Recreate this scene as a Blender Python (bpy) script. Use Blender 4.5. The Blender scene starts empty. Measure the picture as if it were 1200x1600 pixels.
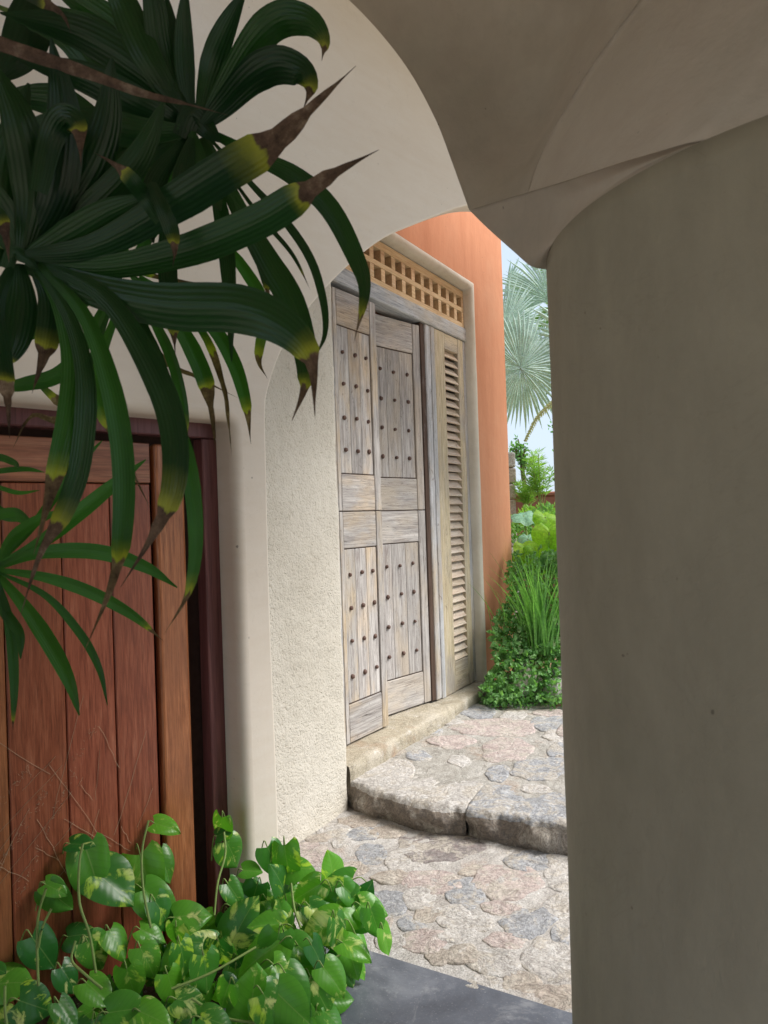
import bpy, bmesh, math, random
import numpy as np
from mathutils import Vector, Matrix, noise

sc = bpy.context.scene
# ------------------------------------------------------------------ camera, sky, sun, exposure
F = 1110.0; EYE = 1.5
ROLL = math.radians(1.9); PITCH = math.atan(8 / F)
fw = Vector((0, math.cos(PITCH), math.sin(PITCH)))
u0 = Vector((0, -math.sin(PITCH), math.cos(PITCH))); r0 = Vector((1, 0, 0))
RT = r0 * math.cos(ROLL) - u0 * math.sin(ROLL)
UP = r0 * math.sin(ROLL) + u0 * math.cos(ROLL)
CAM = Vector((0, 0, EYE))
cam_data = bpy.data.cameras.new('camera')
cam = bpy.data.objects.new('camera', cam_data); sc.collection.objects.link(cam)
cam.matrix_world = Matrix(((RT.x, UP.x, -fw.x, CAM.x), (RT.y, UP.y, -fw.y, CAM.y), (RT.z, UP.z, -fw.z, CAM.z), (0, 0, 0, 1)))
cam_data.sensor_width = 36; cam_data.lens = 36 * F / 1600; cam_data.clip_start = .05; cam_data.clip_end = 600
cam_data.dof.use_dof = True; cam_data.dof.focus_distance = 4.2; cam_data.dof.aperture_fstop = 9.0
sc.camera = cam

SUN_EL, SUN_AZ = math.radians(50), math.radians(95)      # azimuth clockwise from +Y
w = bpy.data.worlds.new('World'); sc.world = w; w.use_nodes = True
wn = w.node_tree.nodes; wl = w.node_tree.links; wn.clear()
wo = wn.new('ShaderNodeOutputWorld'); bg = wn.new('ShaderNodeBackground')
sky = wn.new('ShaderNodeTexSky'); sky.sky_type = 'NISHITA'; sky.sun_disc = False
sky.sun_elevation = SUN_EL; sky.sun_rotation = SUN_AZ; sky.air_density = 1.0; sky.dust_density = 2.5; sky.ozone_density = 1.5
tcw = wn.new('ShaderNodeTexCoord'); nzw = wn.new('ShaderNodeTexNoise'); nzw.inputs['Scale'].default_value = 2.2; nzw.inputs['Detail'].default_value = 5
rmp = wn.new('ShaderNodeValToRGB'); rmp.color_ramp.elements[0].position = .3; rmp.color_ramp.elements[1].position = .75
rmp.color_ramp.elements[0].color = (.72,) * 3 + (1,); rmp.color_ramp.elements[1].color = (.88,) * 3 + (1,)
mxw = wn.new('ShaderNodeMixRGB'); mxw.inputs[2].default_value = (4.7, 5.5, 6.5, 1)     # thin even cloud
wl.new(tcw.outputs['Generated'], nzw.inputs['Vector']); wl.new(nzw.outputs['Fac'], rmp.inputs[0]); wl.new(rmp.outputs[0], mxw.inputs[0])
wl.new(sky.outputs[0], mxw.inputs[1]); wl.new(mxw.outputs[0], bg.inputs[0]); wl.new(bg.outputs[0], wo.inputs[0])
bg.inputs[1].default_value = .10
sd = bpy.data.lights.new('sun', 'SUN'); sd.energy = 3.1; sd.angle = math.radians(30); sd.color = (1, .96, .9)
so = bpy.data.objects.new('sun', sd); sc.collection.objects.link(so)
sdir = Vector((math.sin(SUN_AZ) * math.cos(SUN_EL), math.cos(SUN_AZ) * math.cos(SUN_EL), math.sin(SUN_EL)))
so.rotation_euler = sdir.to_track_quat('Z', 'Y').to_euler()
sc.view_settings.view_transform = 'Standard'; sc.view_settings.look = 'None'
sc.view_settings.gamma = 1; sc.view_settings.exposure = 0.85; sc.view_settings.use_curve_mapping = False

random.seed(7); rnd = random.Random(7)
COL = sc.collection

# ------------------------------------------------------------------ geometry helpers
def ray(x, y): return RT * ((x - 600) / F) + UP * ((800 - y) / F) + fw
def gz(x, y, z=0.0):
    d = ray(x, y); return CAM + d * ((z - EYE) / d.z)
def at(x, y, D): return CAM + ray(x, y) * D
def proj(q):
    v = Vector(q) - CAM; k = v.dot(fw); return 600 + F * v.dot(RT) / k, 800 - F * v.dot(UP) / k
def mesh_obj(name, vs, fs, mat=None, parent=None, smooth=False, loc=None):
    me = bpy.data.meshes.new(name); me.from_pydata([tuple(v) for v in vs], [], fs); me.update()
    o = bpy.data.objects.new(name, me); COL.objects.link(o)
    if mat: me.materials.append(mat)
    if smooth: me.polygons.foreach_set('use_smooth', [True] * len(me.polygons))
    if parent: o.parent = parent
    if loc: o.location = loc
    return o
def tag(o, label=None, cat=None, group=None, kind=None):
    if label: o['label'] = label
    if cat: o['category'] = cat; o['kind'] = 'thing'
    if group: o['group'] = group
    if kind: o['kind'] = kind
    return o
def empty(name, loc=(0, 0, 0), rz=0):
    o = bpy.data.objects.new(name, None); COL.objects.link(o); o.location = loc; o.rotation_euler.z = rz
    o.empty_display_size = .1; return o
def bm_obj(name, bm, mat, parent=None, smooth=False):
    me = bpy.data.meshes.new(name); bm.to_mesh(me); bm.free(); me.update()
    o = bpy.data.objects.new(name, me); COL.objects.link(o); me.materials.append(mat)
    if smooth: me.polygons.foreach_set('use_smooth', [True] * len(me.polygons))
    if parent: o.parent = parent
    return o
def box(name, x0, x1, y0, y1, z0, z1, mat, parent=None, c=.003, seg=1, loc=None, rot=None):
    bm = bmesh.new(); bmesh.ops.create_cube(bm, size=1)
    for v in bm.verts:
        v.co = Vector((x0 + (v.co.x + .5) * (x1 - x0), y0 + (v.co.y + .5) * (y1 - y0), z0 + (v.co.z + .5) * (z1 - z0)))
    if c > 0: bmesh.ops.bevel(bm, geom=bm.edges[:], offset=c, segments=seg, profile=.5, affect='EDGES')
    o = bm_obj(name, bm, mat, parent)
    if loc: o.location = loc
    if rot: o.rotation_euler = rot
    return o
def catmull(P, n):
    P = [Vector(p) for p in P]; Q = [P[0] * 2 - P[1]] + P + [P[-1] * 2 - P[-2]]; out = []
    m = len(P) - 1
    for i in range(n + 1):
        s = min(i / n * m, m - 1e-6); k = int(s); t = s - k
        a, b, c, d = Q[k], Q[k + 1], Q[k + 2], Q[k + 3]
        out.append(.5 * ((2 * b) + (c - a) * t + (2 * a - 5 * b + 4 * c - d) * t * t + (3 * b - a - 3 * c + d) * t ** 3))
    return out
def tube(vs, fs, pts, rads, n=6):
    base = len(vs)
    for i, p in enumerate(pts):
        t = (pts[min(i + 1, len(pts) - 1)] - pts[max(i - 1, 0)]).normalized()
        a = t.cross(Vector((.3, .2, 1))).normalized(); b = t.cross(a)
        rr = rads[i] if hasattr(rads, '__len__') else rads
        for k in range(n):
            an = 2 * math.pi * k / n; vs.append(p + a * (rr * math.cos(an)) + b * (rr * math.sin(an)))
    for i in range(len(pts) - 1):
        for k in range(n):
            k2 = (k + 1) % n
            fs.append((base + i * n + k, base + i * n + k2, base + (i + 1) * n + k2, base + (i + 1) * n + k))
def fbm(p, o=4): return noise.fractal(Vector(p), 1.0, 2.0, o)

# ------------------------------------------------------------------ material helpers
class M:
    def __init__(s, name, rough=.8, spec=.3):
        s.m = bpy.data.materials.new(name); s.m.use_nodes = True; s.n = s.m.node_tree.nodes; s.l = s.m.node_tree.links
        s.n.clear(); s.out = s.n.new('ShaderNodeOutputMaterial'); s.b = s.n.new('ShaderNodeBsdfPrincipled')
        s.l.new(s.b.outputs[0], s.out.inputs[0]); s.b.inputs['Roughness'].default_value = rough
        s.b.inputs['Specular IOR Level'].default_value = spec
        s.tc = s.n.new('ShaderNodeTexCoord'); s.oi = s.n.new('ShaderNodeObjectInfo')
        s.base = None; s.h = []
    def vec(s, scale=(1, 1, 1), coord='Object', rot=(0, 0, 0)):
        mp = s.n.new('ShaderNodeMapping'); mp.inputs['Scale'].default_value = scale; mp.inputs['Rotation'].default_value = rot
        s.l.new(s.tc.outputs[coord], mp.inputs[0])
        mu = s.n.new('ShaderNodeMath'); mu.operation = 'MULTIPLY'; mu.inputs[1].default_value = 0.0 if 'limewash' in s.m.name else 37.0
        s.l.new(s.oi.outputs['Random'], mu.inputs[0])
        ad = s.n.new('ShaderNodeVectorMath'); ad.operation = 'ADD'
        s.l.new(mp.outputs[0], ad.inputs[0]); s.l.new(mu.outputs[0], ad.inputs[1]); return ad.outputs[0]
    def noise(s, scale=5, detail=5, rough=.55, vs=(1, 1, 1), dist=0, coord='Object', rot=(0, 0, 0)):
        t = s.n.new('ShaderNodeTexNoise'); t.inputs['Scale'].default_value = scale; t.inputs['Detail'].default_value = detail
        t.inputs['Roughness'].default_value = rough; t.inputs['Distortion'].default_value = dist
        s.l.new(s.vec(vs, coord, rot), t.inputs['Vector']); return t.outputs['Fac']
    def vor(s, scale=5, vs=(1, 1, 1), feat='F1'):
        t = s.n.new('ShaderNodeTexVoronoi'); t.inputs['Scale'].default_value = scale; t.feature = feat
        s.l.new(s.vec(vs), t.inputs['Vector']); return t.outputs['Distance']
    def ramp(s, fac, stops, interp='LINEAR'):
        r = s.n.new('ShaderNodeValToRGB'); e = r.color_ramp.elements; r.color_ramp.interpolation = interp
        while len(e) < len(stops): e.new(.5)
        for i, (p, c) in enumerate(stops):
            e[i].position = p; e[i].color = (tuple(c) + (1,)) if hasattr(c, '__len__') else (c, c, c, 1)
        s.l.new(fac, r.inputs[0]); return r.outputs[0]
    def mix(s, fac, a, b, mode='MIX'):
        m = s.n.new('ShaderNodeMixRGB'); m.blend_type = mode
        for i, v in ((0, fac), (1, a), (2, b)):
            if isinstance(v, (int, float)): m.inputs[i].default_value = v if i == 0 else (v, v, v, 1)
            elif isinstance(v, tuple): m.inputs[i].default_value = v + (1,)
            else: s.l.new(v, m.inputs[i])
        return m.outputs[0]
    def math(s, op, a, b=0.0):
        m = s.n.new('ShaderNodeMath'); m.operation = op
        for i, v in ((0, a), (1, b)):
            if isinstance(v, (int, float)): m.inputs[i].default_value = v
            else: s.l.new(v, m.inputs[i])
        return m.outputs[0]
    def color(s, c):
        if isinstance(c, tuple): s.b.inputs['Base Color'].default_value = c + (1,)
        else: s.l.new(c, s.b.inputs['Base Color'])
        return s
    def bump(s, *layers):      # (fac, distance)
        prev = None
        for fac, d in layers:
            b = s.n.new('ShaderNodeBump'); b.inputs['Strength'].default_value = 1; b.inputs['Distance'].default_value = d
            s.l.new(fac, b.inputs['Height'])
            if prev: s.l.new(prev, b.inputs['Normal'])
            prev = b.outputs[0]
        s.l.new(prev, s.b.inputs['Normal']); return s
    def transl(s, col, k):
        t = s.n.new('ShaderNodeBsdfTranslucent'); mx = s.n.new('ShaderNodeMixShader'); mx.inputs[0].default_value = k
        if isinstance(col, tuple): t.inputs[0].default_value = col + (1,)
        else: s.l.new(col, t.inputs[0])
        s.l.new(s.b.outputs[0], mx.inputs[1]); s.l.new(t.outputs[0], mx.inputs[2]); s.l.new(mx.outputs[0], s.out.inputs[0]); return s

def plaster(name, a, b, rough=.75, bump=.0008, streak=(1, 1, 1), stain=None, tk=.13):
    m = M(name, rough, .25)
    c = m.ramp(m.noise(1.6, 6, .6, streak), [(.25, a), (.75, b)])
    c = m.mix(.35, c, m.ramp(m.noise(14, 6, .65, streak), [(.3, .42), (.7, .58)]), 'OVERLAY')
    tr = m.noise(3.4, 7, .72, (1, 1, .55), 2.4)
    c = m.mix(tk, c, m.ramp(tr, [(.35, .40), (.65, .60)]), 'OVERLAY')
    hl = m.ramp(m.noise(1.7, 5, .6, (1, 1, 1), 1.6), [(.4975, 0), (.5, .10), (.5025, 0)])
    c = m.mix(hl, c, tuple(v * .55 for v in a))
    if stain: c = m.mix(m.ramp(m.noise(1.7, 7, .62), [(.50, 0), (.78, .6)]), c, stain)
    c = m.mix(m.ramp(m.noise(55, 1, .3), [(.80, 0), (.84, .6)]), c, (.10, .08, .06))
    m.color(c).bump((m.noise(7, 4, .5), bump * 6), (tr, bump * 2.5), (m.noise(60, 5, .6), bump)); return m.m
def wood(name, stops, horiz=False, patch=None, crack=.5, rough=.75, gscale=1.0, spec=.2, bump=.0015, vary=.12):
    m = M(name, rough, spec)
    gv = (1.6, 22, 22) if horiz else (22, 22, 1.6)
    cv = (.9, 16, 16) if horiz else (16, 16, .9)
    g = m.noise(2.2 * gscale, 8, .65, gv, .4)
    c = m.ramp(g, stops)
    big = m.noise(2.3, 5, .6, (.8, 2, 2) if horiz else (2, 2, .8))
    if patch: c = m.mix(m.ramp(big, [(.46, 0), (.64, .75)]), c, patch)
    gf = (1.3, 40, 40) if horiz else (40, 40, 1.3)
    fine = m.noise(5 * gscale, 7, .72, gf, .3)
    c = m.mix(.75, c, m.ramp(fine, [(.32, .22), (.5, .5), (.7, .68)]), 'OVERLAY')
    if crack:
        hl = m.noise(1.6, 5, .6, gv, .5); c = m.mix(m.ramp(hl, [(.492, 0), (.5, .75), (.508, 0)]), c, (.10, .08, .07))
        k = m.noise(2.0, 7, .75, cv, .9)
        wr = m.noise(3.0, 8, .75, (.55, 3, 3) if horiz else (3, 3, .55), 1.2)
        c = m.mix(m.ramp(wr, [(.30, .65), (.42, 0)]), c, (.20, .165, .15))
        c = m.mix(m.ramp(wr, [(.60, 0), (.72, .55)]), c, (.64, .62, .60))
        kn = m.noise(4.2, 3, .5, (1, 1, 1), 4.0); c = m.mix(m.ramp(kn, [(.70, 0), (.75, .5)]), c, (.13, .09, .075))
        cm = m.ramp(k, [(.31, 1), (.37, 0)])
        c = m.mix(m.math('MULTIPLY', cm, crack), c, (.055, .04, .03))
        m.bump((g, bump), (fine, bump * .5), (m.ramp(k, [(.28, 0), (.38, 1)]), bump * 1.3))
    else: m.bump((g, bump), (fine, bump * .5))
    hs = m.n.new('ShaderNodeHueSaturation'); m.l.new(c, hs.inputs['Color'])
    m.l.new(m.math('ADD', m.math('MULTIPLY', m.oi.outputs['Random'], 2 * vary), 1 - vary), hs.inputs['Value'])
    m.l.new(m.math('ADD', m.math('MULTIPLY', m.math('FRACT', m.math('MULTIPLY', m.oi.outputs['Random'], 7.7)), vary * .08), .5 - vary * .04), hs.inputs['Hue'])
    m.color(hs.outputs[0]); return m.m

MAT = {}
MAT['cream'] = plaster('cream_plaster', (.74, .655, .56), (.785, .715, .63), .6, .00025, (.5, .5, 2.2), None, .08)
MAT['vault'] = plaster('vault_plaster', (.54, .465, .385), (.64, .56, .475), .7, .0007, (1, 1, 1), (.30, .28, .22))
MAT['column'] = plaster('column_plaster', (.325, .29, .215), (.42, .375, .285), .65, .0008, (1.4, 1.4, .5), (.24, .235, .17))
MAT['orange'] = plaster('orange_limewash', (.55, .235, .125), (.66, .315, .18), .85, .0008, (3.5, 3.5, .5), (.62, .33, .20))
def stucco():
    m = M('rough_stucco', .95, .1)
    c = m.ramp(m.noise(2.2, 6, .6), [(.3, (.56, .52, .445)), (.7, (.66, .62, .545))])
    pit = m.noise(90, 2, .5)
    c = m.mix(.22, c, m.ramp(pit, [(.28, .20), (.42, .5)]), 'OVERLAY')
    c = m.mix(.45, c, m.ramp(m.noise(170, 4, .7), [(.32, .35), (.68, .64)]), 'OVERLAY')
    c = m.mix(m.ramp(m.noise(3, 6, .7), [(.55, 0), (.75, .4)]), c, (.62, .58, .50))
    m.color(c).bump((m.noise(6, 3, .5), .010), (m.ramp(pit, [(.25, 0), (.5, 1)]), .0022), (m.noise(38, 5, .65), .007), (m.noise(160, 3, .6), .0022)); return m.m
MAT['stucco'] = stucco()
MAT['surround'] = plaster('surround_plaster', (.54, .50, .42), (.70, .66, .57), .9, .0014, (1, 1, 1), (.40, .36, .28))
GREY = [(.22, (.16, .14, .13)), (.42, (.34, .315, .30)), (.6, (.47, .445, .425)), (.8, (.62, .60, .58))]
TANW = [(.25, (.40, .31, .19)), (.5, (.57, .48, .33)), (.75, (.67, .60, .46))]
MAT['wood_v'] = wood('weathered_wood', GREY, False, (.47, .40, .32), .95, bump=.0022)
MAT['woodt_v'] = wood('weathered_wood_tan', GREY, False, (.52, .40, .26), .95, bump=.0022)
MAT['woodt_h'] = wood('weathered_wood_tan_across', GREY, True, (.52, .41, .28), .95, bump=.0022)
MAT['wood_h'] = wood('weathered_wood_across', GREY, True, (.50, .43, .35), .95, bump=.0022)
MAT['tan_v'] = wood('tan_weathered_wood', TANW, False, (.36, .33, .31), .5)
MAT['tan_h'] = wood('tan_weathered_wood_across', TANW, True, (.40, .35, .30), .4)
MAT['grey_v'] = wood('silvered_wood', [(.25, (.28, .275, .28)), (.5, (.47, .47, .48)), (.75, (.64, .65, .67))], False, (.45, .36, .25), .8)
MAT['grey_h'] = wood('silvered_wood_across', [(.25, (.30, .33, .37)), (.5, (.50, .53, .57)), (.75, (.68, .70, .72))], True, (.58, .52, .42), .6)
MAT['dark_v'] = wood('dark_jamb_wood', [(.25, (.055, .032, .024)), (.75, (.14, .088, .066))], False, None, .5)
MAT['louvre'] = wood('peach_louvre_wood', [(.25, (.46, .36, .27)), (.5, (.62, .52, .42)), (.75, (.74, .66, .56))], True, (.56, .44, .32), .15)
MAT['pine'] = wood('pale_lattice_wood', [(.25, (.50, .34, .19)), (.5, (.62, .45, .27)), (.75, (.70, .55, .37))], True, None, 0)
MAT['gate_v'] = wood('reddish_hardwood', [(.28, (.20, .058, .024)), (.45, (.37, .118, .050)), (.58, (.47, .165, .075)), (.75, (.58, .25, .13))], False, (.30, .10, .05), 0, .30, 1.9, .5, .0002, .30)
MAT['gate_h'] = wood('reddish_hardwood_across', [(.3, (.20, .062, .032)), (.5, (.40, .15, .08)), (.7, (.52, .23, .13))], True, (.26, .10, .08), 0, .36, .7, .5, .0003)
MAT['gate_frame'] = wood('plum_hardwood', [(.2, (.085, .030, .034)), (.5, (.16, .060, .062)), (.8, (.24, .10, .10))], False, None, 0, .45, .6, .4, .0003)
def simple(name, c, rough=.8, var=.35, ns=30, metal=0, bump=.001):
    m = M(name, rough, .3); m.b.inputs['Metallic'].default_value = metal
    m.color(m.mix(var, c, m.ramp(m.noise(ns, 5, .6), [(.3, .2), (.7, .8)]), 'OVERLAY')).bump((m.noise(ns * 2, 4), bump)); return m.m
MAT['iron'] = simple('rusty_iron', (.13, .08, .065), .7, .6, 90)
MAT['dark'] = simple('dark_interior', (.05, .025, .02), .9)
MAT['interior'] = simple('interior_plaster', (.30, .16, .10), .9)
def stone(name, cols, bump=1.0):
    K = .30; mo = (.52, .495, .465); cols = [tuple(v * (1 - K) + q * K for v, q in zip(cc, mo)) for cc in cols]
    m = M(name, .85, .25)
    a = m.noise(7, 8, .68, (1, 1, 1), 1.2)
    c = m.ramp(a, [(.28, cols[0]), (.5, cols[1]), (.72, cols[2])])
    c = m.mix(m.ramp(m.noise(20, 6, .7, dist=1.5), [(.52, 0), (.66, .7)]), c, cols[3])
    c = m.mix(m.ramp(m.noise(7, 8, .78, dist=.8), [(.50, 0), (.56, .85)]), c, (.50, .455, .395))
    c = m.mix(m.ramp(m.noise(13, 8, .8, dist=1.2), [(.60, 0), (.68, .7)]), c, (.70, .68, .66))
    c = m.mix(m.ramp(m.noise(15, 8, .8, dist=1.6), [(.28, .75), (.36, 0)]), c, (.17, .14, .125))
    c = m.mix(.8, c, m.ramp(m.noise(70, 5, .75), [(.3, .28), (.7, .70)]), 'OVERLAY')
    v = m.noise(11, 7, .72, (1, 1, 1), 2.2)
    vein = m.ramp(v, [(.47, 0), (.495, 1), (.52, 0)])
    c = m.mix(m.math('MULTIPLY', vein, .7), c, (.09, .08, .075))
    m.color(c).bump((a, .02 * bump), (v, .012 * bump), (m.noise(90, 5, .7), .0035 * bump)); return m.m
WH = (.60, .55, .50)
MAT['st_blue'] = stone('bluegrey_stone', [(.17, .185, .215), (.30, .325, .37), (.46, .485, .53), (.66, .66, .67)])
MAT['st_pink'] = stone('pink_stone', [(.40, .29, .27), (.53, .42, .39), (.60, .52, .49), (.66, .62, .58)])
MAT['st_cream'] = stone('cream_stone', [(.40, .37, .345), (.56, .53, .50), (.66, .645, .63), (.76, .75, .74)])
MAT['st_tan'] = stone('tan_stone', [(.34, .27, .21), (.46, .39, .32), (.56, .50, .43), (.38, .29, .25)])
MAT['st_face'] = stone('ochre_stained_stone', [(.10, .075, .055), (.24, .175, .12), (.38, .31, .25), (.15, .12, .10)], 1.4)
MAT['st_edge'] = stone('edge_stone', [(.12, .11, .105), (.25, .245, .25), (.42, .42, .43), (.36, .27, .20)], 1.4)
MAT['st_dark'] = stone('dark_purple_stone', [(.09, .055, .06), (.20, .17, .17), (.34, .32, .31), (.13, .06, .065)])
def mortar(name, cols, ochre=True):
    m = M(name, .92, .15)
    a = m.noise(4.5, 8, .65, dist=.8)
    c = m.ramp(a, [(.3, cols[0]), (.5, cols[1]), (.7, cols[2])])
    c = m.mix(m.ramp(m.noise(9, 8, .8, dist=1.4), [(.56, 0), (.64, .6)]), c, (.66, .63, .60))
    c = m.mix(m.ramp(m.noise(12, 8, .8, dist=1.5), [(.28, .7), (.37, 0)]), c, (.20, .165, .14))
    if ochre: c = m.mix(m.ramp(m.noise(3.2, 6, .65), [(.55, 0), (.7, .6)]), c, (.36, .22, .14))
    g = m.noise(160, 4, .8)
    c = m.mix(.9, c, m.ramp(g, [(.32, .26), (.68, .72)]), 'OVERLAY')
    m.color(c).bump((a, .03), (m.noise(22, 6, .7), .012), (g, .004)); return m.m
MAT['mortar'] = mortar('path_mortar', [(.33, .30, .28), (.47, .445, .42), (.60, .585, .57)])
MAT['mortar2'] = mortar('landing_mortar', [(.29, .27, .24), (.39, .37, .335), (.49, .47, .44)])
MAT['sill'] = mortar('sill_stone', [(.36, .31, .23), (.46, .41, .32), (.55, .50, .42)])
MAT['bounce'] = mortar('bounce_ground_paving', [(.40, .33, .25), (.52, .44, .35), (.60, .53, .43)], False)
def slate():
    m = M('polished_slate', .33, .5)
    c = m.ramp(m.noise(2.5, 8, .7, dist=1), [(.3, (.06, .067, .085)), (.5, (.105, .117, .145)), (.7, (.20, .215, .25))])
    c = m.mix(m.ramp(m.noise(3.2, 8, .75, (1, 1, 1), 2.5), [(.55, 0), (.66, .5)]), c, (.30, .31, .33))  # pale streak patches: reflected light painted into the slate colour
    sp = m.ramp(m.noise(150, 3, .6), [(.62, 0), (.70, .5)])
    c = m.mix(sp, c, (.35, .36, .38))
    m.color(c); m.l.new(m.ramp(m.noise(6, 6, .7), [(.3, .24), (.7, .5)]), m.b.inputs['Roughness'])
    m.bump((m.noise(9, 5, .6), .002), (m.noise(120, 3), .0003)); return m.m
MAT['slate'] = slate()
MAT['soil'] = mortar('garden_soil', [(.06, .04, .028), (.10, .07, .05), (.16, .11, .075)], False)
MAT['earth'] = mortar('red_earth', [(.30, .17, .10), (.38, .23, .14), (.44, .30, .20)], False)
MAT['grass'] = simple('lawn_ground', (.07, .11, .035), .95, .6, 8)

def leafmat(name, cols, k=.35, rough=.4, tr=None, spec=.4, var=.35):
    m = M(name, rough, spec)
    c = m.ramp(m.noise(3, 3, .5), [(.3, cols[0]), (.7, cols[1])])
    hs = m.n.new('ShaderNodeHueSaturation')
    m.l.new(c, hs.inputs['Color'])
    m.l.new(m.math('ADD', m.math('MULTIPLY', m.oi.outputs['Random'], var), 1 - var / 2), hs.inputs['Value'])
    m.color(hs.outputs[0]); m.transl(tr or cols[1], k); return m.m
# ================================================================== SETTING
# ---- ground sheets
def grid(name, nu, nv, fn, mat, smooth=True, parent=None):
    vs = [fn(i / nu, j / nv) for j in range(nv + 1) for i in range(nu + 1)]
    fs = [(j * (nu + 1) + i, j * (nu + 1) + i + 1, (j + 1) * (nu + 1) + i + 1, (j + 1) * (nu + 1) + i) for j in range(nv) for i in range(nu)]
    return mesh_obj(name, vs, fs, mat, parent, smooth)
tag(mesh_obj('ground', [(-250, -250, -.06), (250, -250, -.06), (250, 350, -.06), (-250, 350, -.06)], [(0, 1, 2, 3)], MAT['grass']), 'wide green garden ground around the buildings', kind='structure')
tag(mesh_obj('bounce_ground', [(-12, -14, -.052), (16, -14, -.052), (16, 5.2, -.052), (-12, 5.2, -.052)], [(0, 1, 2, 3)], MAT['bounce']), 'pale sandy ground sheet added to bounce warm light into the passage', kind='structure')  # sandy sheet added for its warm bounce light under the vault
SD = Vector((.513 + .007, 2.128 - 2.416, 0)).normalized(); SP = Vector((-.0070, 2.416, 0))     # slate edge line
SB = Vector((-SD.y, SD.x, 0))
def rough_z(p, amp=.012): return .0035 * fbm((p.x * 34, p.y * 34, 7), 4) + amp * fbm((p.x * 3.1, p.y * 3.1, 0), 4) + amp * .35 * fbm((p.x * 17, p.y * 17, 3), 3)
def fpath(u, v):
    p = SP + SD * (-1.6 + 4.4 * u) + SB * (.002 + 2.0 * v); p.z = -.0022 + rough_z(p) * min(1, v * 12 + .15); return p
path = tag(grid('lower_path', 300, 150, fpath, MAT['mortar']), kind='structure')
path['label'] = 'lower stone path of irregular flags set in sandy mortar'
# landing: edge polyline (top) and foot polyline
edge_px = [(548, 1222), (575, 1232), (600, 1240), (640, 1250), (680, 1258), (727, 1262), (760, 1270), (800, 1276), (845, 1282), (885, 1290)]
LZ = .135
edge = [gz(x, y, LZ) for x, y in edge_px]
d_end = (edge[-1] - edge[-4]).normalized()
edge = [edge[0] - Vector((.25, -.2, 0))] + edge + [edge[-1] + d_end * .5 + Vector((0, 0, 0)), edge[-1] + d_end * 1.3]
U = Vector((math.sin(math.radians(31)), math.cos(math.radians(31)), 0)); NW = Vector((U.y, -U.x, 0))
P2 = gz(547, 1262)
def epoint(s):
    k = s * (len(edge) - 1); i = min(int(k), len(edge) - 2); return edge[i].lerp(edge[i + 1], k - i)
def fland(u, v):
    e = epoint(u); p = e + U * (.10 + v * 2.55) + (Vector((.10, 0, 0)) * v * 0); p.z = LZ - .003 + rough_z(p, .012); return p
landing = tag(grid('landing', 240, 200, fland, MAT['mortar2']), kind='structure')
landing['label'] = 'raised stone landing in front of the old door'

STC = {'b': 'st_blue', 'p': 'st_pink', 'c': 'st_cream', 't': 'st_tan', 'd': 'st_dark'}
SHARP = []
def flag_stone(cx, cy, rx, ry, col, z0, parent, seed, hgt=.006):
    R = random.Random(seed); n = 28
    nv = R.choice([6, 7, 8, 9]); an = sorted((i + R.uniform(-.32, .32)) * 2 * math.pi / nv for i in range(nv)); rd = [R.uniform(.82, 1.12) for _ in range(nv)]
    def rad(a):      # irregular polygon with slightly softened corners
        a %= 2 * math.pi
        for i in range(nv):
            a0 = an[i]; a1 = an[(i + 1) % nv] + (2 * math.pi if i == nv - 1 else 0); aa = a if a >= a0 or i != nv - 1 else a + 2 * math.pi
            if i == nv - 1 and a < an[0]: aa = a + 2 * math.pi
            if a0 <= aa <= a1:
                p, q = rd[i], rd[(i + 1) % nv]; t = (aa - a0); T_ = a1 - a0
                return p * q * math.sin(T_) / (p * math.sin(t) + q * math.sin(T_ - t) + 1e-9)
        return 1
    sk = R.uniform(-.35, .35); prof = [(0, 1.0), (.4, 1.0), (.75, .97), (.93, .75), (.985, .3), (1.0, -1.2)]
    tx, ty = R.uniform(-.016, .016), R.uniform(-.016, .016); c0 = gz(cx, cy, z0)
    vs = []; fs = []
    for k, (q, h) in enumerate(prof):
        for i in range(n if k else 1):
            a = 2 * math.pi * i / n
            rr = q * min(1.25, .5 * rad(a) + .25 * rad(a + .12) + .25 * rad(a - .12)) * (1 + .035 * math.sin(7 * a + seed) * (k > 2))
            x = cx + rx * rr * math.cos(a) + sk * ry * rr * math.sin(a); y = cy + ry * rr * math.sin(a)
            p = gz(x, y, z0); base = rough_z(p, .012)
            p.z = z0 + base * .9 + hgt * h - (.006 if k == 5 else .0015 if k == 4 else 0) + (tx * (p.x - c0.x) + ty * (p.y - c0.y)) + .004 * fbm((p.x * 11, p.y * 11, seed), 5) * (1 if k < 5 else 0); vs.append(p)
    for i in range(n): fs.append((0, 1 + i, 1 + (i + 1) % n))
    for k in range(1, len(prof) - 1):
        for i in range(n):
            a = 1 + (k - 1) * n; b = a + n; j = (i + 1) % n; fs.append((a + i, b + i, b + j, a + j))
    c = sum(vs, Vector()) / len(vs); vs = [v - c for v in vs]
    return mesh_obj('flagstone', vs, [f[::-1] for f in fs], MAT[STC[col]], parent, True, c)
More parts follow.
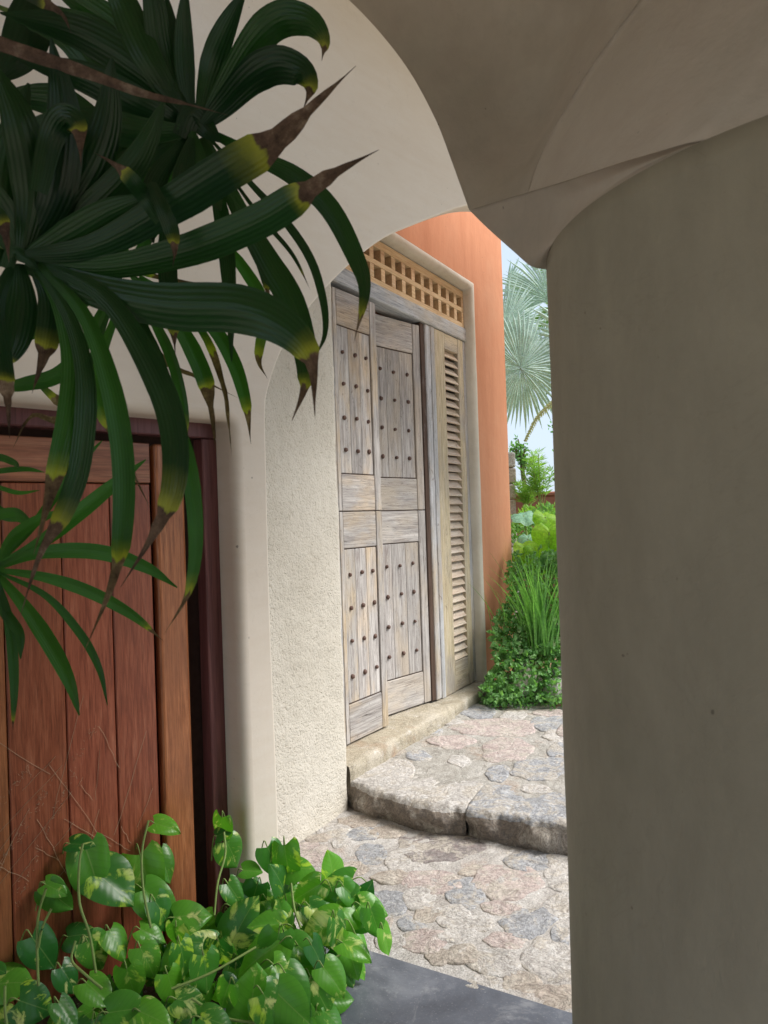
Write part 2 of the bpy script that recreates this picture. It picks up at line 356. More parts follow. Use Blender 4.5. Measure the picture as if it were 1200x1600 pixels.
low = [(150,680,90,40,'p'),(240,590,60,24,'c'),(340,560,60,20,'t'),(350,608,50,20,'b'),(385,680,58,34,'b'),(450,600,52,20,'t'),(510,705,62,42,'c'),(635,655,145,52,'d'),(835,655,75,28,'c'),(985,705,78,34,'b'),(1090,700,40,25,'c'),
 (610,785,95,38,'p'),(735,830,62,50,'b'),(905,790,125,62,'p'),(775,742,50,18,'t'),(1085,770,50,45,'c'),(440,862,72,42,'b'),(560,845,55,38,'c'),(680,915,62,38,'c'),(785,940,48,26,'c'),(600,905,45,30,'t'),(350,840,60,38,'b'),
 (870,882,60,22,'p'),(960,945,95,48,'b'),(1080,890,50,55,'c'),(585,1012,78,42,'p'),(850,1095,88,50,'c'),(735,1060,62,36,'t'),(1060,1082,95,72,'c'),(890,1010,65,30,'p'),(700,985,60,26,'c'),(640,1070,40,26,'t'),(950,1165,62,30,'t'),
 (1080,1215,70,38,'t'),(815,1170,62,22,'c'),(300,735,62,26,'t'),(240,775,60,30,'p'),(455,768,55,24,'t'),(1095,985,35,26,'b'),(530,940,45,26,'b'),(180,620,40,18,'t'),(90,730,50,22,'p'),(400,930,50,30,'t'),(450,1010,50,30,'c'),(730,620,40,14,'t')]
top = [(440,375,112,48,'c'),(860,378,44,32,'b'),(1020,365,102,45,'b'),(680,262,92,26,'p'),(880,290,104,44,'p'),(560,318,55,20,'b'),(715,328,42,22,'c'),(840,210,172,32,'p'),(780,145,76,31,'b'),(918,165,48,26,'c'),(1055,192,72,33,'b'),
 (1050,150,62,17,'p'),(1075,243,52,24,'c'),(1085,290,45,26,'b'),(600,222,58,14,'b'),(690,190,40,12,'c'),(870,110,60,12,'b'),(1000,118,60,11,'t'),(480,300,36,12,'t'),(1000,440,60,20,'c')]
for i, (x, y, a, b, c) in enumerate(low): flag_stone(420 + x / 2.4, 1050 + y / 2.4, a / 2.4 * 1.38, b / 2.4 * 1.36, c, 0, path, 100 + i, .0012)
R5 = random.Random(5); occ = [(420 + x / 2.4, 1050 + y / 2.4, a / 2.4 * 1.15, b / 2.4 * 1.15) for x, y, a, b, c in low]; fill = 0
for _ in range(6000):
    x = R5.uniform(425, 960); y = R5.uniform(1270, 1600); k = (y - 1150) / 300
    rx = R5.uniform(24, 40) * k; ry = rx * R5.uniform(.42, .6)
    P_ = gz(x, y)
    if (P_ - SP).dot(SB) < .07 or (P_ - P2).dot(NW) < .05: continue
    e_ = min((epoint(i / 40) - Vector((0, 0, LZ)) - P_).length for i in range(41))
    if e_ < .08 or P_.y > epoint(.5).y + .5: continue
    if any(((x - ox) / (rx + oa * 1.0)) ** 2 + ((y - oy) / (ry + ob * 1.0)) ** 2 < 1.02 for ox, oy, oa, ob in occ): continue
    q_ = (P_ - edge[1]); 
    if q_.dot(Vector((.53, .848, 0))) > -.06: continue
    occ.append((x, y, rx, ry)); flag_stone(x, y, rx, ry, R5.choice('ccctpbc'), 0, path, 500 + fill, .001); fill += 1
    if fill > 90: break
for i, (x, y, a, b, c) in enumerate(top): flag_stone(420 + x / 2.4, 1050 + y / 2.4, a / 2.4 * 1.12, b / 2.4 * 1.12, c, LZ, landing, 300 + i, .003)
# a few more flags continuing behind the column, where only a side step would show them
for i, (X, Y) in enumerate([(1.1, 3.6), (1.45, 3.9), (1.25, 4.4), (1.6, 4.8), (1.8, 3.6)]):
    q = proj((X, Y, LZ)); flag_stone(q[0], q[1], 60, 20, 'bcptc'[i], LZ, landing, 400 + i)

def edge_block(i0, i1, mat, seed, ext0=0.0, ext1=0.0):
    n = 90; prof = [(.36, -.004, 0), (.26, .003, 0), (.17, .005, 0), (.10, .005, 0), (.04, .004, 0), (.012, .001, 0), (.002, -.010, .004), (-.004, -.025, .010), (-.006, -.045, .014), (-.006, -.065, .015), (-.004, -.09, .015), (.0, -.12, .012), (.006, -.16, .01)]
    vs = []; fs = []
    for i in range(n + 1):
        e = epoint((i0 + (i1 - i0) * i / n) / (len(edge) - 1)); e = e + Vector((0, 0, 0)); t = (epoint(min(1, (i0 + (i1 - i0) * i / n + .3) / (len(edge) - 1))) - epoint(max(0, (i0 + (i1 - i0) * i / n - .3) / (len(edge) - 1)))).normalized()
        back = Vector((-t.y, t.x, 0))
        endr = min(1, min(i, n - i) / 1.5)
        for k, (b, h, jit) in enumerate(prof):
            bb = b
            if b > .1: bb = b * (1 + .35 * fbm((e.x * 5, e.y * 5, seed + 9), 3))
            p = e + back * bb; p.z = LZ + h - (1 - endr) * .004
            q = Vector((p.x * 9, p.y * 9, p.z * 9 + seed))
            p += back * (jit * 2.6 * fbm(q * .8, 5) + (1 - endr) * .012); p.z += .006 * fbm(q * 1.5 + Vector((5, 0, 0)), 4) * (1 if 0 < k < 11 else 0)
            if 5 <= k <= 7: p += back * (.009 * fbm((e.x * 22, e.y * 22, seed), 3))
            p += back * (.011 * fbm((e.x * 5, e.y * 5, seed + 2), 3)) * (1 if k > 4 else .4)
            vs.append(p)
    m = len(prof)
    for i in range(n):
        for k in range(m - 1):
            a = i * m + k; fs.append((a, a + 1, a + m + 1, a + m))
    c = sum(vs, Vector()) / len(vs)
    o = mesh_obj('step_stone', [v - c for v in vs], fs, mat, landing, True, c)
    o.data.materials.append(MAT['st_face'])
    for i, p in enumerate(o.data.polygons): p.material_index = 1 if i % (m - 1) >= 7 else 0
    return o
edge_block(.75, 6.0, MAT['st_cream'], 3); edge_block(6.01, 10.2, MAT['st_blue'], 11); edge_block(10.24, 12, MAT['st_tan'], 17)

# ---- slate floor of the passage
FL = empty('slate_floor'); tag(FL, 'dark polished slate floor slabs of the covered passage', kind='structure')
FL.rotation_euler.z = math.atan2(SD.y, SD.x); FL.location = SP
k = 0
for r_, (b0, b1) in enumerate([(-.62, 0), (-1.24, -.626), (-1.86, -1.246), (-2.48, -1.866), (-3.1, -2.486), (-3.7, -3.106)]):
    x = -.33 - .27 * (r_ % 2)
    if r_ == 0: x = -.38
    while x < 2.6:
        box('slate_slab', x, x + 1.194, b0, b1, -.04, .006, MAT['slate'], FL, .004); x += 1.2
# planting bed soil
PJ0 = Vector((-.45, 2.66, 0))
bed = grid('planting_bed', 40, 40, lambda u, v: Vector((-2.6 + 2.6 * u, .2 + 2.6 * v, .0 + .02 * fbm((u * 9, v * 9, 1)))), MAT['soil'])
# cut bed against slate: push right side below slabs
for v in bed.data.vertices:
    d = (Vector((v.co.x, v.co.y, 0)) - SP).dot(SD)
    e_ = (Vector((v.co.x, v.co.y, 0)) - PJ0).dot(SB)
    if d > -.40 or e_ > -.02: v.co.z = -.05
tag(bed, 'dark soil of the planting bed beside the gate', kind='structure')

# ================================================================== FACADE (local frame: x along wall, y into wall, z up)
RZ = math.atan2(U.y, U.x)
FA = empty('orange_facade', P2, RZ); tag(FA, 'tall orange limewashed house wall around the old wooden door', 'wall')
OX = .12
def wall_piece(x0, x1, z0, z1, y0=OX, y1=OX + .3, nm='wall', mat=None): return box(nm, x0, x1, y0, y1, z0, z1, mat or MAT['orange'], FA, 0)
wall_piece(2.095, 2.749, -.1, 4.9)
wall_piece(-.6, 2.095, 3.315, 4.9)
wall_piece(-.6, -.005, .15, 3.312)
box('side_wall', 2.449, 2.749, OX + .303, 4.2, -.1, 4.9, MAT['orange'], FA, 0)
box('inner_wall', -.6, 2.446, 2.6, 2.8, 0, 4.6, MAT['interior'], FA, 0)
box('inner_side', -.9, -.603, OX, 2.6, 0, 4.6, MAT['interior'], FA, 0)
box('roof', -.9, 2.749, OX + .1, 4.2, 4.903, 5.1, MAT['orange'], FA, 0)
box('inner_floor', -.6, 2.446, .30, 2.6, .1, .19, MAT['dark'], FA, 0)
# plaster surround: rounded band swept up the right side and across the top
prof = [(0, .34), (0, .135), (.004, .116), (.014, .104), (.03, .099), (.05, .101), (.062, .112), (.066, .125), (.066, .16)]
def surround():
    path_ = [((2.03, .14), (1, 0)), ((2.03, 3.245), (1, 1)), ((-.3, 3.245), (0, 1))]
    pts = []
    for z in np.linspace(.14, 3.2, 30): pts.append(((2.03, z), (1, 0)))
    pts.append(((2.03, 3.245), (1, 1)))
    for x in np.linspace(1.98, -.3, 24): pts.append(((x, 3.245), (0, 1)))
    vs = []; fs = []
    for (x, z), (dx, dz) in pts:
        for a, y in prof:
            wv = .004 * fbm((x * 4, z * 4, a * 30), 3)
            vs.append(Vector((x + dx * (a + wv), y + wv, z + dz * (a + wv))))
    m = len(prof)
    for i in range(len(pts) - 1):
        for k in range(m - 1): a = i * m + k; fs.append((a, a + m, a + m + 1, a + 1))
    return mesh_obj('door_surround', vs, fs, MAT['surround'], FA, True)
surround()

# rough stucco wall (its own thing, stands proud of the door)
def stucco_wall():
    nx, nz = 70, 200; vs = []; fs = []
    X0, X1, Z0, Z1 = -1.3, 0.0, -.06, 4.4
    for j in range(nz + 1):
        for i in range(nx + 1):
            x = X0 + (X1 - X0) * i / nx; z = Z0 + (Z1 - Z0) * j / nz
            y = .006 * fbm((x * 3, z * 3, 0), 3) + .0035 * fbm((x * 26, z * 26, 4), 3)
            if i == nx: x += -.006 + .010 * fbm((0, z * 5, 2), 4); y += .012
            elif i == nx - 1: x += .006 * fbm((0, z * 5, 2), 4); y += .003
            vs.append((x, y, z))
    for j in range(nz):
        for i in range(nx): a = j * (nx + 1) + i; fs.append((a, a + 1, a + nx + 2, a + nx + 1))
    b = len(vs)
    for j in range(nz + 1):
        e = vs[j * (nx + 1) + nx]; vs.append((e[0] - .006, .30, e[2]))
    for j in range(nz): a = j * (nx + 1) + nx; fs.append((a, b + j, b + j + 1, a + nx + 1))
    o = mesh_obj('stucco_wall', vs, fs, MAT['stucco'], None, True); o.location = P2; o.rotation_euler.z = RZ
    tag(o, 'rough cream stucco wall between the arch and the old door', 'wall')
stucco_wall()

# door sill of two long stones
SI = empty('door_sill', P2, RZ); tag(SI, 'worn pale stone sill under the old wooden door', 'sill')
def sill_block(x0, x1, zt, seed, y0=-.012):
    nx = 130; pr = [(.45, 0), (.20, 0), (.12, 0), (.06, 0), (.03, 0), (.008, -.002), (0, -.009), (-.004, -.045), (0, -.16)]
    vs = []; fs = []
    for i in range(nx + 1):
        x = x0 + (x1 - x0) * i / nx; e = min(1, min(i, nx - i) / 1.5)
        for k, (y, h) in enumerate(pr):
            q = (x * 7, y * 7, h * 7 + seed)
            vs.append((x, y0 + y + (.010 * fbm(q, 4) + .006 * fbm((x * 28, h * 30, seed), 3)) * (k > 2) + (1 - e) * .01, zt + h + .005 * fbm((x * 6, y * 9, seed), 4) * (k < 6) + .003 * fbm((x * 30, y * 30, seed), 3) * (k < 5) - (1 - e) * .008))
    m = len(pr)
    for i in range(nx):
        for k in range(m - 1): a = i * m + k; fs.append((a, a + 1, a + m + 1, a + m))
    b = [(0 * m + k) for k in range(m)]
    fs.append(tuple(range(0, m))); fs.append(tuple(range(nx * m, nx * m + m))[::-1])
    return mesh_obj('sill_stone', vs, fs, MAT['sill'], SI, True)
sill_block(.002, 1.27, .222, 2); sill_block(1.28, 2.12, .205, 8, .015)

# ---- the wooden door set
DO = empty('old_doorway', P2, RZ); tag(DO, 'old weathered double door with iron studs, louvred side panel and lattice transom', 'door')
FY = .164
box('jamb', .10, .232, FY + .004, FY + .12, .225, 2.80, MAT['grey_v'], DO, .006)
box('jamb', 1.296, 1.353, FY + .010, FY + .15, .222, 2.838, MAT['dark_v'], DO, .004)
box('jamb', 1.355, 1.425, FY + .0, FY + .13, .215, 2.838, MAT['grey_v'], DO, .007)
box('lintel_beam', .02, 2.035, FY - .006, FY + .14, 2.842, 2.944, MAT['grey_h'], DO, .006)
# lattice transom: members built one by one around the holes
LXe, LX0, pitch, hw = 2.025, .12, .1335, .086
box('lattice_rail', LX0, LXe, FY + .006, FY + .062, 2.946, 2.982, MAT['pine'], DO, .002)
box('lattice_rail', LX0, LXe, FY + .006, FY + .062, 3.067, 3.101, MAT['pine'], DO, .002)
box('lattice_rail', LX0, LXe, FY + .006, FY + .062, 3.183, 3.235, MAT['pine'], DO, .002)
post = None
x = LXe - .035
first = True
while x > LX0:
    for (za, zb) in ((2.983, 3.066), (3.102, 3.182)):
        a = x if not first else x
        box('lattice_post', x - (0 if first else (pitch - hw) / 2), x + (.034 if first else (pitch - hw) / 2), FY + .007, FY + .061, za, zb, MAT['pine'], DO, .0015)
    x -= (hw + (pitch - hw) / 2) if first else pitch; first = False

stud_me = None
def stud(x, y, z, parent):
    global stud_me
    if stud_me is None:
        bm = bmesh.new(); bmesh.ops.create_uvsphere(bm, u_segments=10, v_segments=6, radius=.0132)
        for v in bm.verts: v.co.y *= .95; v.co += Vector((.0015 * math.sin(v.co.x * 900), 0, .002 * math.cos(v.co.x * 700)))
        stud_me = bpy.data.meshes.new('stud'); bm.to_mesh(stud_me); bm.free(); stud_me.materials.append(MAT['iron'])
        stud_me.polygons.foreach_set('use_smooth', [True] * len(stud_me.polygons))
    o = bpy.data.objects.new('stud', stud_me); COL.objects.link(o); o.parent = parent
    o.location = (x + rnd.uniform(-.005, .005), y, z + rnd.uniform(-.006, .006)); o.rotation_euler = (0, rnd.uniform(0, 6), 0)
    s = rnd.uniform(.85, 1.15); o.scale = (s, 1, s)
def leaf(W, sl, sr, locx, locy, ang, label, zs, studx, hinge_right, h0=.232, h1=2.808):
    """door leaf in its own frame: x 0..W, y 0 front, z up"""
    L = box('door_leaf', .004, W - .004, .016, .045, h0 + .004, h1 - .004, MAT['dark_v'], DO, 0)
    L['label'] = label
    L.location = (locx, locy, 0); L.rotation_euler.z = ang
    B = lambda nm, a, b, z0, z1, y0, m: box(nm, a, b, y0, .016, z0, z1, MAT[m], L, .0035, 1)
    g = .0030; WV, WH_ = ('woodt_v', 'woodt_h') if not hinge_right else ('wood_v', 'wood_h')
    B('stile', 0, sl - g, h0, 1.54 - g, 0, WV); B('stile', 0, sl - g, 1.54 + g, h1, .001, WV)
    B('stile', W - sr + g, W, h0, 1.54 - g, .001, WV); B('stile', W - sr + g, W, 1.54 + g, h1, 0, WV)
    B('rail', sl, W - sr, 2.603 + g, h1, .003, WH_)
    B('rail', sl, W - sr, 1.54 + g, 1.755 - g, .003, WH_); B('rail', sl, W - sr, 1.326 + g, 1.54 - g, .004, WH_)
    B('rail', sl, W - sr, h0, .448 - g, .002, WH_)
    for za, zb in ((1.755, 2.603), (.448, 1.326)):
        n = 3; ws = (W - sl - sr) / n
        for i in range(n):
            B('panel_board', sl + i * ws + (g if i == 0 else 0.0002), sl + (i + 1) * ws - (g if i == n - 1 else .0002), za + g, zb - g, .0085 + .0006 * (i % 2), WV)
    for z in zs:
        for x in studx: stud(x, .004, z, L)
    return L
ZS = [2.455, 2.266, 2.08, 1.893, 1.18, .99, .795, .602]
# left leaf, closed, slightly proud; right leaf ajar inwards on its right-hand hinge
leaf(.43, .035, .065, .236, FY + .004, math.radians(-2.5), 'narrow left leaf, closed, patched with tan boards', ZS, [.083, .205, .320], False)
Lr = leaf(.56, .075, .074, 0, 0, 0, 'right leaf standing slightly ajar inwards, greyer boards', ZS, [.157, .287, .420], True)
an = math.radians(-11.6 + 0)
Lr.location = (1.272 - .56 * math.cos(an), .17 - .56 * math.sin(an), 0); Lr.rotation_euler.z = an
# louvred side panel
S0, S1 = 1.432, 2.026
box('shutter_stile', S0, S0 + .055, FY - .002, FY + .05, .208, 2.838, MAT['grey_v'], DO, .004)
box('shutter_stile', S0 + .057, 1.655, FY + .002, FY + .05, .209, 2.838, MAT['tan_v'], DO, .004)
box('shutter_stile', 1.885, S1 - .05, FY + .002, FY + .05, .209, 2.838, MAT['tan_v'], DO, .004)
box('shutter_stile', S1 - .048, S1, FY + .004, FY + .05, .212, 2.838, MAT['grey_v'], DO, .004)
box('shutter_rail', 1.657, 1.883, FY + .003, FY + .048, 2.722, 2.836, MAT['tan_h'], DO, .003)
box('shutter_rail', 1.657, 1.883, FY + .003, FY + .048, .212, .425, MAT['tan_h'], DO, .003)
nl = 38; lo = None
for i in range(nl):
    z = .428 + (2.722 - .428) * (i + .5) / nl
    if lo is None:
        lo = box('louvre_slat', -.1135, .1135, -.034, .034, -.0045, .0045, MAT['louvre'], DO, .0015)
        o = lo
    else:
        o = lo.copy(); COL.objects.link(o); o.parent = DO
    o.location = (1.770, FY + .026, z); o.rotation_euler.x = math.radians(52 + rnd.uniform(-1.2, 1.2))

# ================================================================== ARCHED CREAM WALL with the gate recess
PJ = Vector((-.45, 2.66, 0)); GB = math.radians(43); G = Vector((math.sin(GB), math.cos(GB), 0)); GRZ = math.atan2(G.y, G.x)
AW = empty('arched_wall', PJ, GRZ); tag(AW, 'smooth cream plaster wall with a round arch and the gate recess', 'wall')
arch = [(.024, 1.90), (.030, 1.96), (.059, 2.046), (.095, 2.125), (.144, 2.206), (.19, 2.273), (.248, 2.338), (.357, 2.452), (.511, 2.594), (.72, 2.754), (.948, 2.882), (1.2, 3.015), (1.393, 3.105), (1.6, 3.17), (1.85, 3.20)]
mx = 1.85; arch_full = arch + [(2 * mx - a, b) for a, b in arch[:-1][::-1]]
XL, XR, ZT, TH = -3.3, 4.3, 4.7, .13
def sweep_round(name, line, R, depth, mat, parent, n=8):
    """rounded front edge + reveal along an outline; returns the outline moved R into the wall (the rim of the front face)"""
    L = [Vector((x, 0, z)) for x, z in line]; N_ = []
    for i, p in enumerate(L):
        t = Vector((0, 0, 0))
        if i: t += (L[i] - L[i - 1]).normalized()
        if i < len(L) - 1: t += (L[i + 1] - L[i]).normalized()
        t.normalize(); N_.append(Vector((-t.z, 0, t.x)))      # left of travel = into the wall
    prof = [(R * (1 - math.sin(a)), R * (1 - math.cos(a))) for a in np.linspace(0, math.pi / 2, n)] + [(0, depth)]
    vs = []; fs = []
    for o_, y in prof:
        for p, nn in zip(L, N_): vs.append(p + nn * o_ + Vector((0, y, 0)))
    m = len(L)
    for k in range(len(prof) - 1):
        for i in range(m - 1): a = k * m + i; fs.append((a, a + 1, a + m + 1, a + m))
    mesh_obj(name, vs, fs, mat, parent, True)
    return [(p + nn * R) for p, nn in zip(L, N_)]
def arched():
    sx = .02
    jl = [(sx + .003 * math.sin(z * 4), z) for z in np.linspace(-.05, 1.84, 12)]
    am = [(p.x, p.z) for p in catmull([Vector((a, 0, b)) for a, b in arch_full], 90)]
    outl = jl + am + [(2 * mx - sx, 1.8), (2 * mx - sx, -.05)]
    rim = sweep_round('arch_reveal', outl, .010, TH, MAT['cream'], AW)
    XG = -1.35; GX0 = -.125; GZ1 = 1.866
    cr = .03
    gl = [(XG, -.05), (XG, GZ1 - cr)] + [(XG + cr * (1 - math.cos(a)), GZ1 - cr + cr * math.sin(a)) for a in np.linspace(.2, math.pi / 2, 5)] + \
         [(GX0 - cr * (1 - math.sin(a)), GZ1 - cr * (1 - math.cos(a))) for a in np.linspace(0, math.pi / 2, 6)] + [(GX0, z) for z in np.linspace(1.7, -.05, 8)]
    rim2 = sweep_round('gate_recess', gl, .038, .17, MAT['cream'], AW, 10)
    pts = [Vector((XL, 0, -.05)), Vector((XL, 0, ZT)), Vector((XR, 0, ZT)), Vector((XR, 0, -.05))] + rim[::-1] + rim2[::-1]
    pts = [Vector((p.x, 0, max(p.z, -.05))) for p in pts]
    mesh_obj('wall_face', pts, [tuple(range(len(pts)))], MAT['cream'], AW, False)
    back = [Vector((XL, TH, -.05)), Vector((XL, TH, ZT)), Vector((XR, TH, ZT)), Vector((XR, TH, -.05))] + [Vector((x, TH, z)) for x, z in outl[::-1]] + [Vector((x, TH, z)) for x, z in [(GX0, -.05), (GX0, GZ1), (XG, GZ1), (XG, -.05)]]
    b = mesh_obj('wall_back', back + [Vector((XL, 0, ZT)), Vector((XR, 0, ZT)), Vector((XR, 0, -.05))], [tuple(range(len(back)))[::-1], (1, 2, len(back) + 1, len(back)), (2, 3, len(back) + 2, len(back) + 1)], MAT['cream'], AW, False)
arched()

# ---- gate
GA = empty('wooden_gate', PJ, GRZ); tag(GA, 'reddish brown plank gate in a plum frame behind the pothos', 'gate')
GY = .11
box('gate_post', -.186, -.122, GY, GY + .06, -.04, 1.81, MAT['gate_frame'], GA, .004)
box('gate_head', -1.345, -.122, GY, GY + .058, 1.812, 1.870, MAT['gate_frame'], GA, .004)
box('gate_post', -1.345, -1.28, GY, GY + .06, -.04, 1.81, MAT['gate_frame'], GA, .004)
box('gate_light_block', -1.345, -.10, GY + .085, GY + .11, -.05, 1.90, MAT['dark'], GA, 0)  # dark sheet added behind the gate to stop light leaks and darken the gap
LY = GY + .03
box('gate_stile', -.362, -.245, LY, LY + .04, .02, 1.785, MAT['gate_v'], GA, .012, 3)
box('gate_rail', -1.275, -.378, LY + .002, LY + .04, 1.646, 1.785, MAT['gate_h'], GA, .003)
edges = [-.378, -.526, -.689, -.864, -1.03, -1.18, -1.275]
for a, b in zip(edges[:-1], edges[1:]):
    box('gate_plank', b + .002, a - .002, LY + .005 + rnd.uniform(0, .002), LY + .038, .02, 1.642, MAT['gate_v'], GA, .003)
# dried creeper traces that cling to the planks
vs = []; fs = []
for i in range(60):
    x0 = rnd.uniform(-1.2, -.3); z0 = .30 + rnd.uniform(0, .5) * rnd.random() + .1
    a = rnd.choice([rnd.uniform(35, 60), rnd.uniform(60, 85), rnd.uniform(110, 140)]); L_ = rnd.uniform(.02, .22) * (1 if i % 3 else 1.8)
    pts = []
    for k in range(7):
        t = k / 6; pts.append(Vector((x0 + L_ * t * math.cos(math.radians(a)) + rnd.uniform(-.003, .003), LY + .0035, z0 + L_ * t * math.sin(math.radians(a)))))
    if any(p.x > -.39 for p in pts): continue
    tube(vs, fs, pts, .0007, 3)
for (x0, z0, x1, z1) in [(-.86, .38, -.60, .86), (-1.0, .36, -.74, .72), (-1.05, .55, -.8, .78)]:
    for k in range(90):
        t = rnd.random(); x = x0 + (x1 - x0) * t + rnd.gauss(0, .008); z = z0 + (z1 - z0) * t + rnd.gauss(0, .008)
        a = rnd.uniform(0, 6.28); L_ = rnd.uniform(.003, .010)
        tube(vs, fs, [Vector((x, LY + .004, z)), Vector((x + L_ * math.cos(a), LY + .003, z + L_ * math.sin(a)))], .0006, 3)
MAT['rootlet'] = simple('dry_rootlet', (.42, .30, .20), .9)
tag(mesh_obj('rootlet_traces', vs, fs, MAT['rootlet'], GA), kind='stuff')

# ================================================================== COLUMN, CAPITAL AND VAULT
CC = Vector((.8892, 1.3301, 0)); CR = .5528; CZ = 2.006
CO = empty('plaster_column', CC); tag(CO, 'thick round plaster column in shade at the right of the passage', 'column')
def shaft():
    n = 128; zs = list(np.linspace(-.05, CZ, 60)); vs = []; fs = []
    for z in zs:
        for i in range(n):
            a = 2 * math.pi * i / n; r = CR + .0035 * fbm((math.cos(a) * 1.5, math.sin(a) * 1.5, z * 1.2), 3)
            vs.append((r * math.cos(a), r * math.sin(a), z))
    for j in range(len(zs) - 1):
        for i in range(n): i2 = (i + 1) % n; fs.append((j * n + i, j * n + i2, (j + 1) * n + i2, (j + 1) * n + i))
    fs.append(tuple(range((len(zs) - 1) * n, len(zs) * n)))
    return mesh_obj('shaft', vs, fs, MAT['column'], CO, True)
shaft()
def circ(a): a = math.radians(a); return CC + Vector((CR * math.cos(a), CR * math.sin(a), CZ))
def circ_px(xt, lo_, hi):     # angle on the near side whose image x is xt
    for _ in range(40):
        mid = (lo_ + hi) / 2
        if proj(circ(mid))[0] < xt: lo_ = mid
        else: hi = mid
    return (lo_ + hi) / 2
# tangent angle: minimal image x
angs = [120 + i * .5 for i in range(240)]; aT = min(angs, key=lambda a: proj(circ(a))[0]); aM = circ_px(1112, aT, 262)
T = circ(aT - 3); Mq = circ(aM)
Q0 = at(733, 328, 1.60)
C1 = [Q0, at(780, 314, 1.51), at(826, 300, 1.42), at(860, 290, 1.345), at(892, 280, 1.27)]
DM = (Mq - CAM).dot(fw)
C1 = C1 + [at(x, y, 1.27 + (DM - 1.27) * k) for x, y, k in ((940, 264, .32), (980, 251, .55), (1025, 238, .76), (1072, 224, .92))] + [Mq]
E1 = [Q0, at(757, 352, 1.565), at(780, 373, 1.53), at(806, 396, 1.49), at(830, 416, 1.45), T]
K2 = [C1[2], at(838, 262, 1.42), at(855, 222, 1.415), at(880, 175, 1.40), at(915, 118, 1.37), at(955, 60, 1.34), at(1000, 0, 1.30), at(1080, -110, 1.16), Vector((.62, .35, 2.62)), Vector((.5, -.6, 2.72))]
E0 = [Q0, at(722, 297, 1.61), at(705, 250, 1.625), at(682, 190, 1.64), at(645, 120, 1.65), at(603, 62, 1.65), at(545, 0, 1.65), at(450, -80, 1.65), at(300, -150, 1.65), at(120, -175, 1.65)]
def coons(c0, c1, d0, d1, n, m):   # c0,c1: v=0,1 curves along u ; d0,d1: u=0,1 curves along v
    c0 = catmull(c0, n); c1 = catmull(c1, n); d0 = catmull(d0, m); d1 = catmull(d1, m); vs = []
    for j in range(m + 1):
        v = j / m
        for i in range(n + 1):
            u = i / n
            p = c0[i] * (1 - v) + c1[i] * v + d0[j] * (1 - u) + d1[j] * u - (c0[0] * (1 - u) * (1 - v) + c0[n] * u * (1 - v) + c1[0] * (1 - u) * v + c1[n] * u * v)
            vs.append(p)
    fs = [(j * (n + 1) + i, j * (n + 1) + i + 1, (j + 1) * (n + 1) + i + 1, (j + 1) * (n + 1) + i) for j in range(m) for i in range(n)]
    return vs, fs
def thick(name, vs, fs, n, m, off, mat, parent, loc=Vector()):
    """closed slab: the patch, its copy moved by off, and the rim"""
    k = len(vs); V = [v - loc for v in vs] + [v + off - loc for v in vs]; Fs = list(fs) + [tuple(a + k for a in f[::-1]) for f in fs]
    rim = [i for i in range(n + 1)] + [(j) * (n + 1) + n for j in range(1, m + 1)] + [m * (n + 1) + i for i in range(n - 1, -1, -1)] + [j * (n + 1) for j in range(m - 1, 0, -1)]
    for a, b in zip(rim, rim[1:] + rim[:1]): Fs.append((a, b, b + k, a + k))
    o = mesh_obj(name, V, Fs, mat, parent, False)
    o.data.polygons.foreach_set('use_smooth', [i < 2 * len(fs) for i in range(len(Fs))]); return o
OFF = Vector((.16, .10, .16))
csT = [circ(aT - 3 + (aM - aT + 3) * i / 7) for i in range(8)]
vs, fs = coons(C1, csT, E1, [Mq, Mq + Vector((0, 0, -1e-4)), Mq + Vector((0, 0, -2e-4))], 40, 24)
for idx, v in enumerate(vs):      # slightly dished
    i = idx % 41; j = idx // 41; b = math.sin(math.pi * i / 40) * math.sin(math.pi * j / 24); vs[idx] = v + Vector((.03, .02, .02)) * b
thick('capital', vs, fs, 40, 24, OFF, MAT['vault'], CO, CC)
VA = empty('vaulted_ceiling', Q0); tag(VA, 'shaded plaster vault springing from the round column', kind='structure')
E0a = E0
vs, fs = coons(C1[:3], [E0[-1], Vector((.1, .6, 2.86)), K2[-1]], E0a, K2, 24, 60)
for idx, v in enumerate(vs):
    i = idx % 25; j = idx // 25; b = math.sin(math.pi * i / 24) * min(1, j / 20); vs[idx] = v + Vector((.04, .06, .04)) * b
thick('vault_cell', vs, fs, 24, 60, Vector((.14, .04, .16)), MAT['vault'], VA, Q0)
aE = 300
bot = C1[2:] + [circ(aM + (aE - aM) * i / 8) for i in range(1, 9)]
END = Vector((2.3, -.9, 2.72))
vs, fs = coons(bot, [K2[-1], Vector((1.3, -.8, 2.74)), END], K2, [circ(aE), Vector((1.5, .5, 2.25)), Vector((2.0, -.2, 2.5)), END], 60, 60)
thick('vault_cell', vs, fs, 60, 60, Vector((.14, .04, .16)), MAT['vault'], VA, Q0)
# rest of the arch to the left and an unseen roof slab added to shade the passage
E0b = [E0[-1], Vector((-1.05, 1.66, 2.85)), Vector((-1.6, 1.5, 2.5)), Vector((-1.9, 1.3, 1.95)), Vector((-2.0, 1.2, 1.2)), Vector((-2.05, 1.15, 0))]
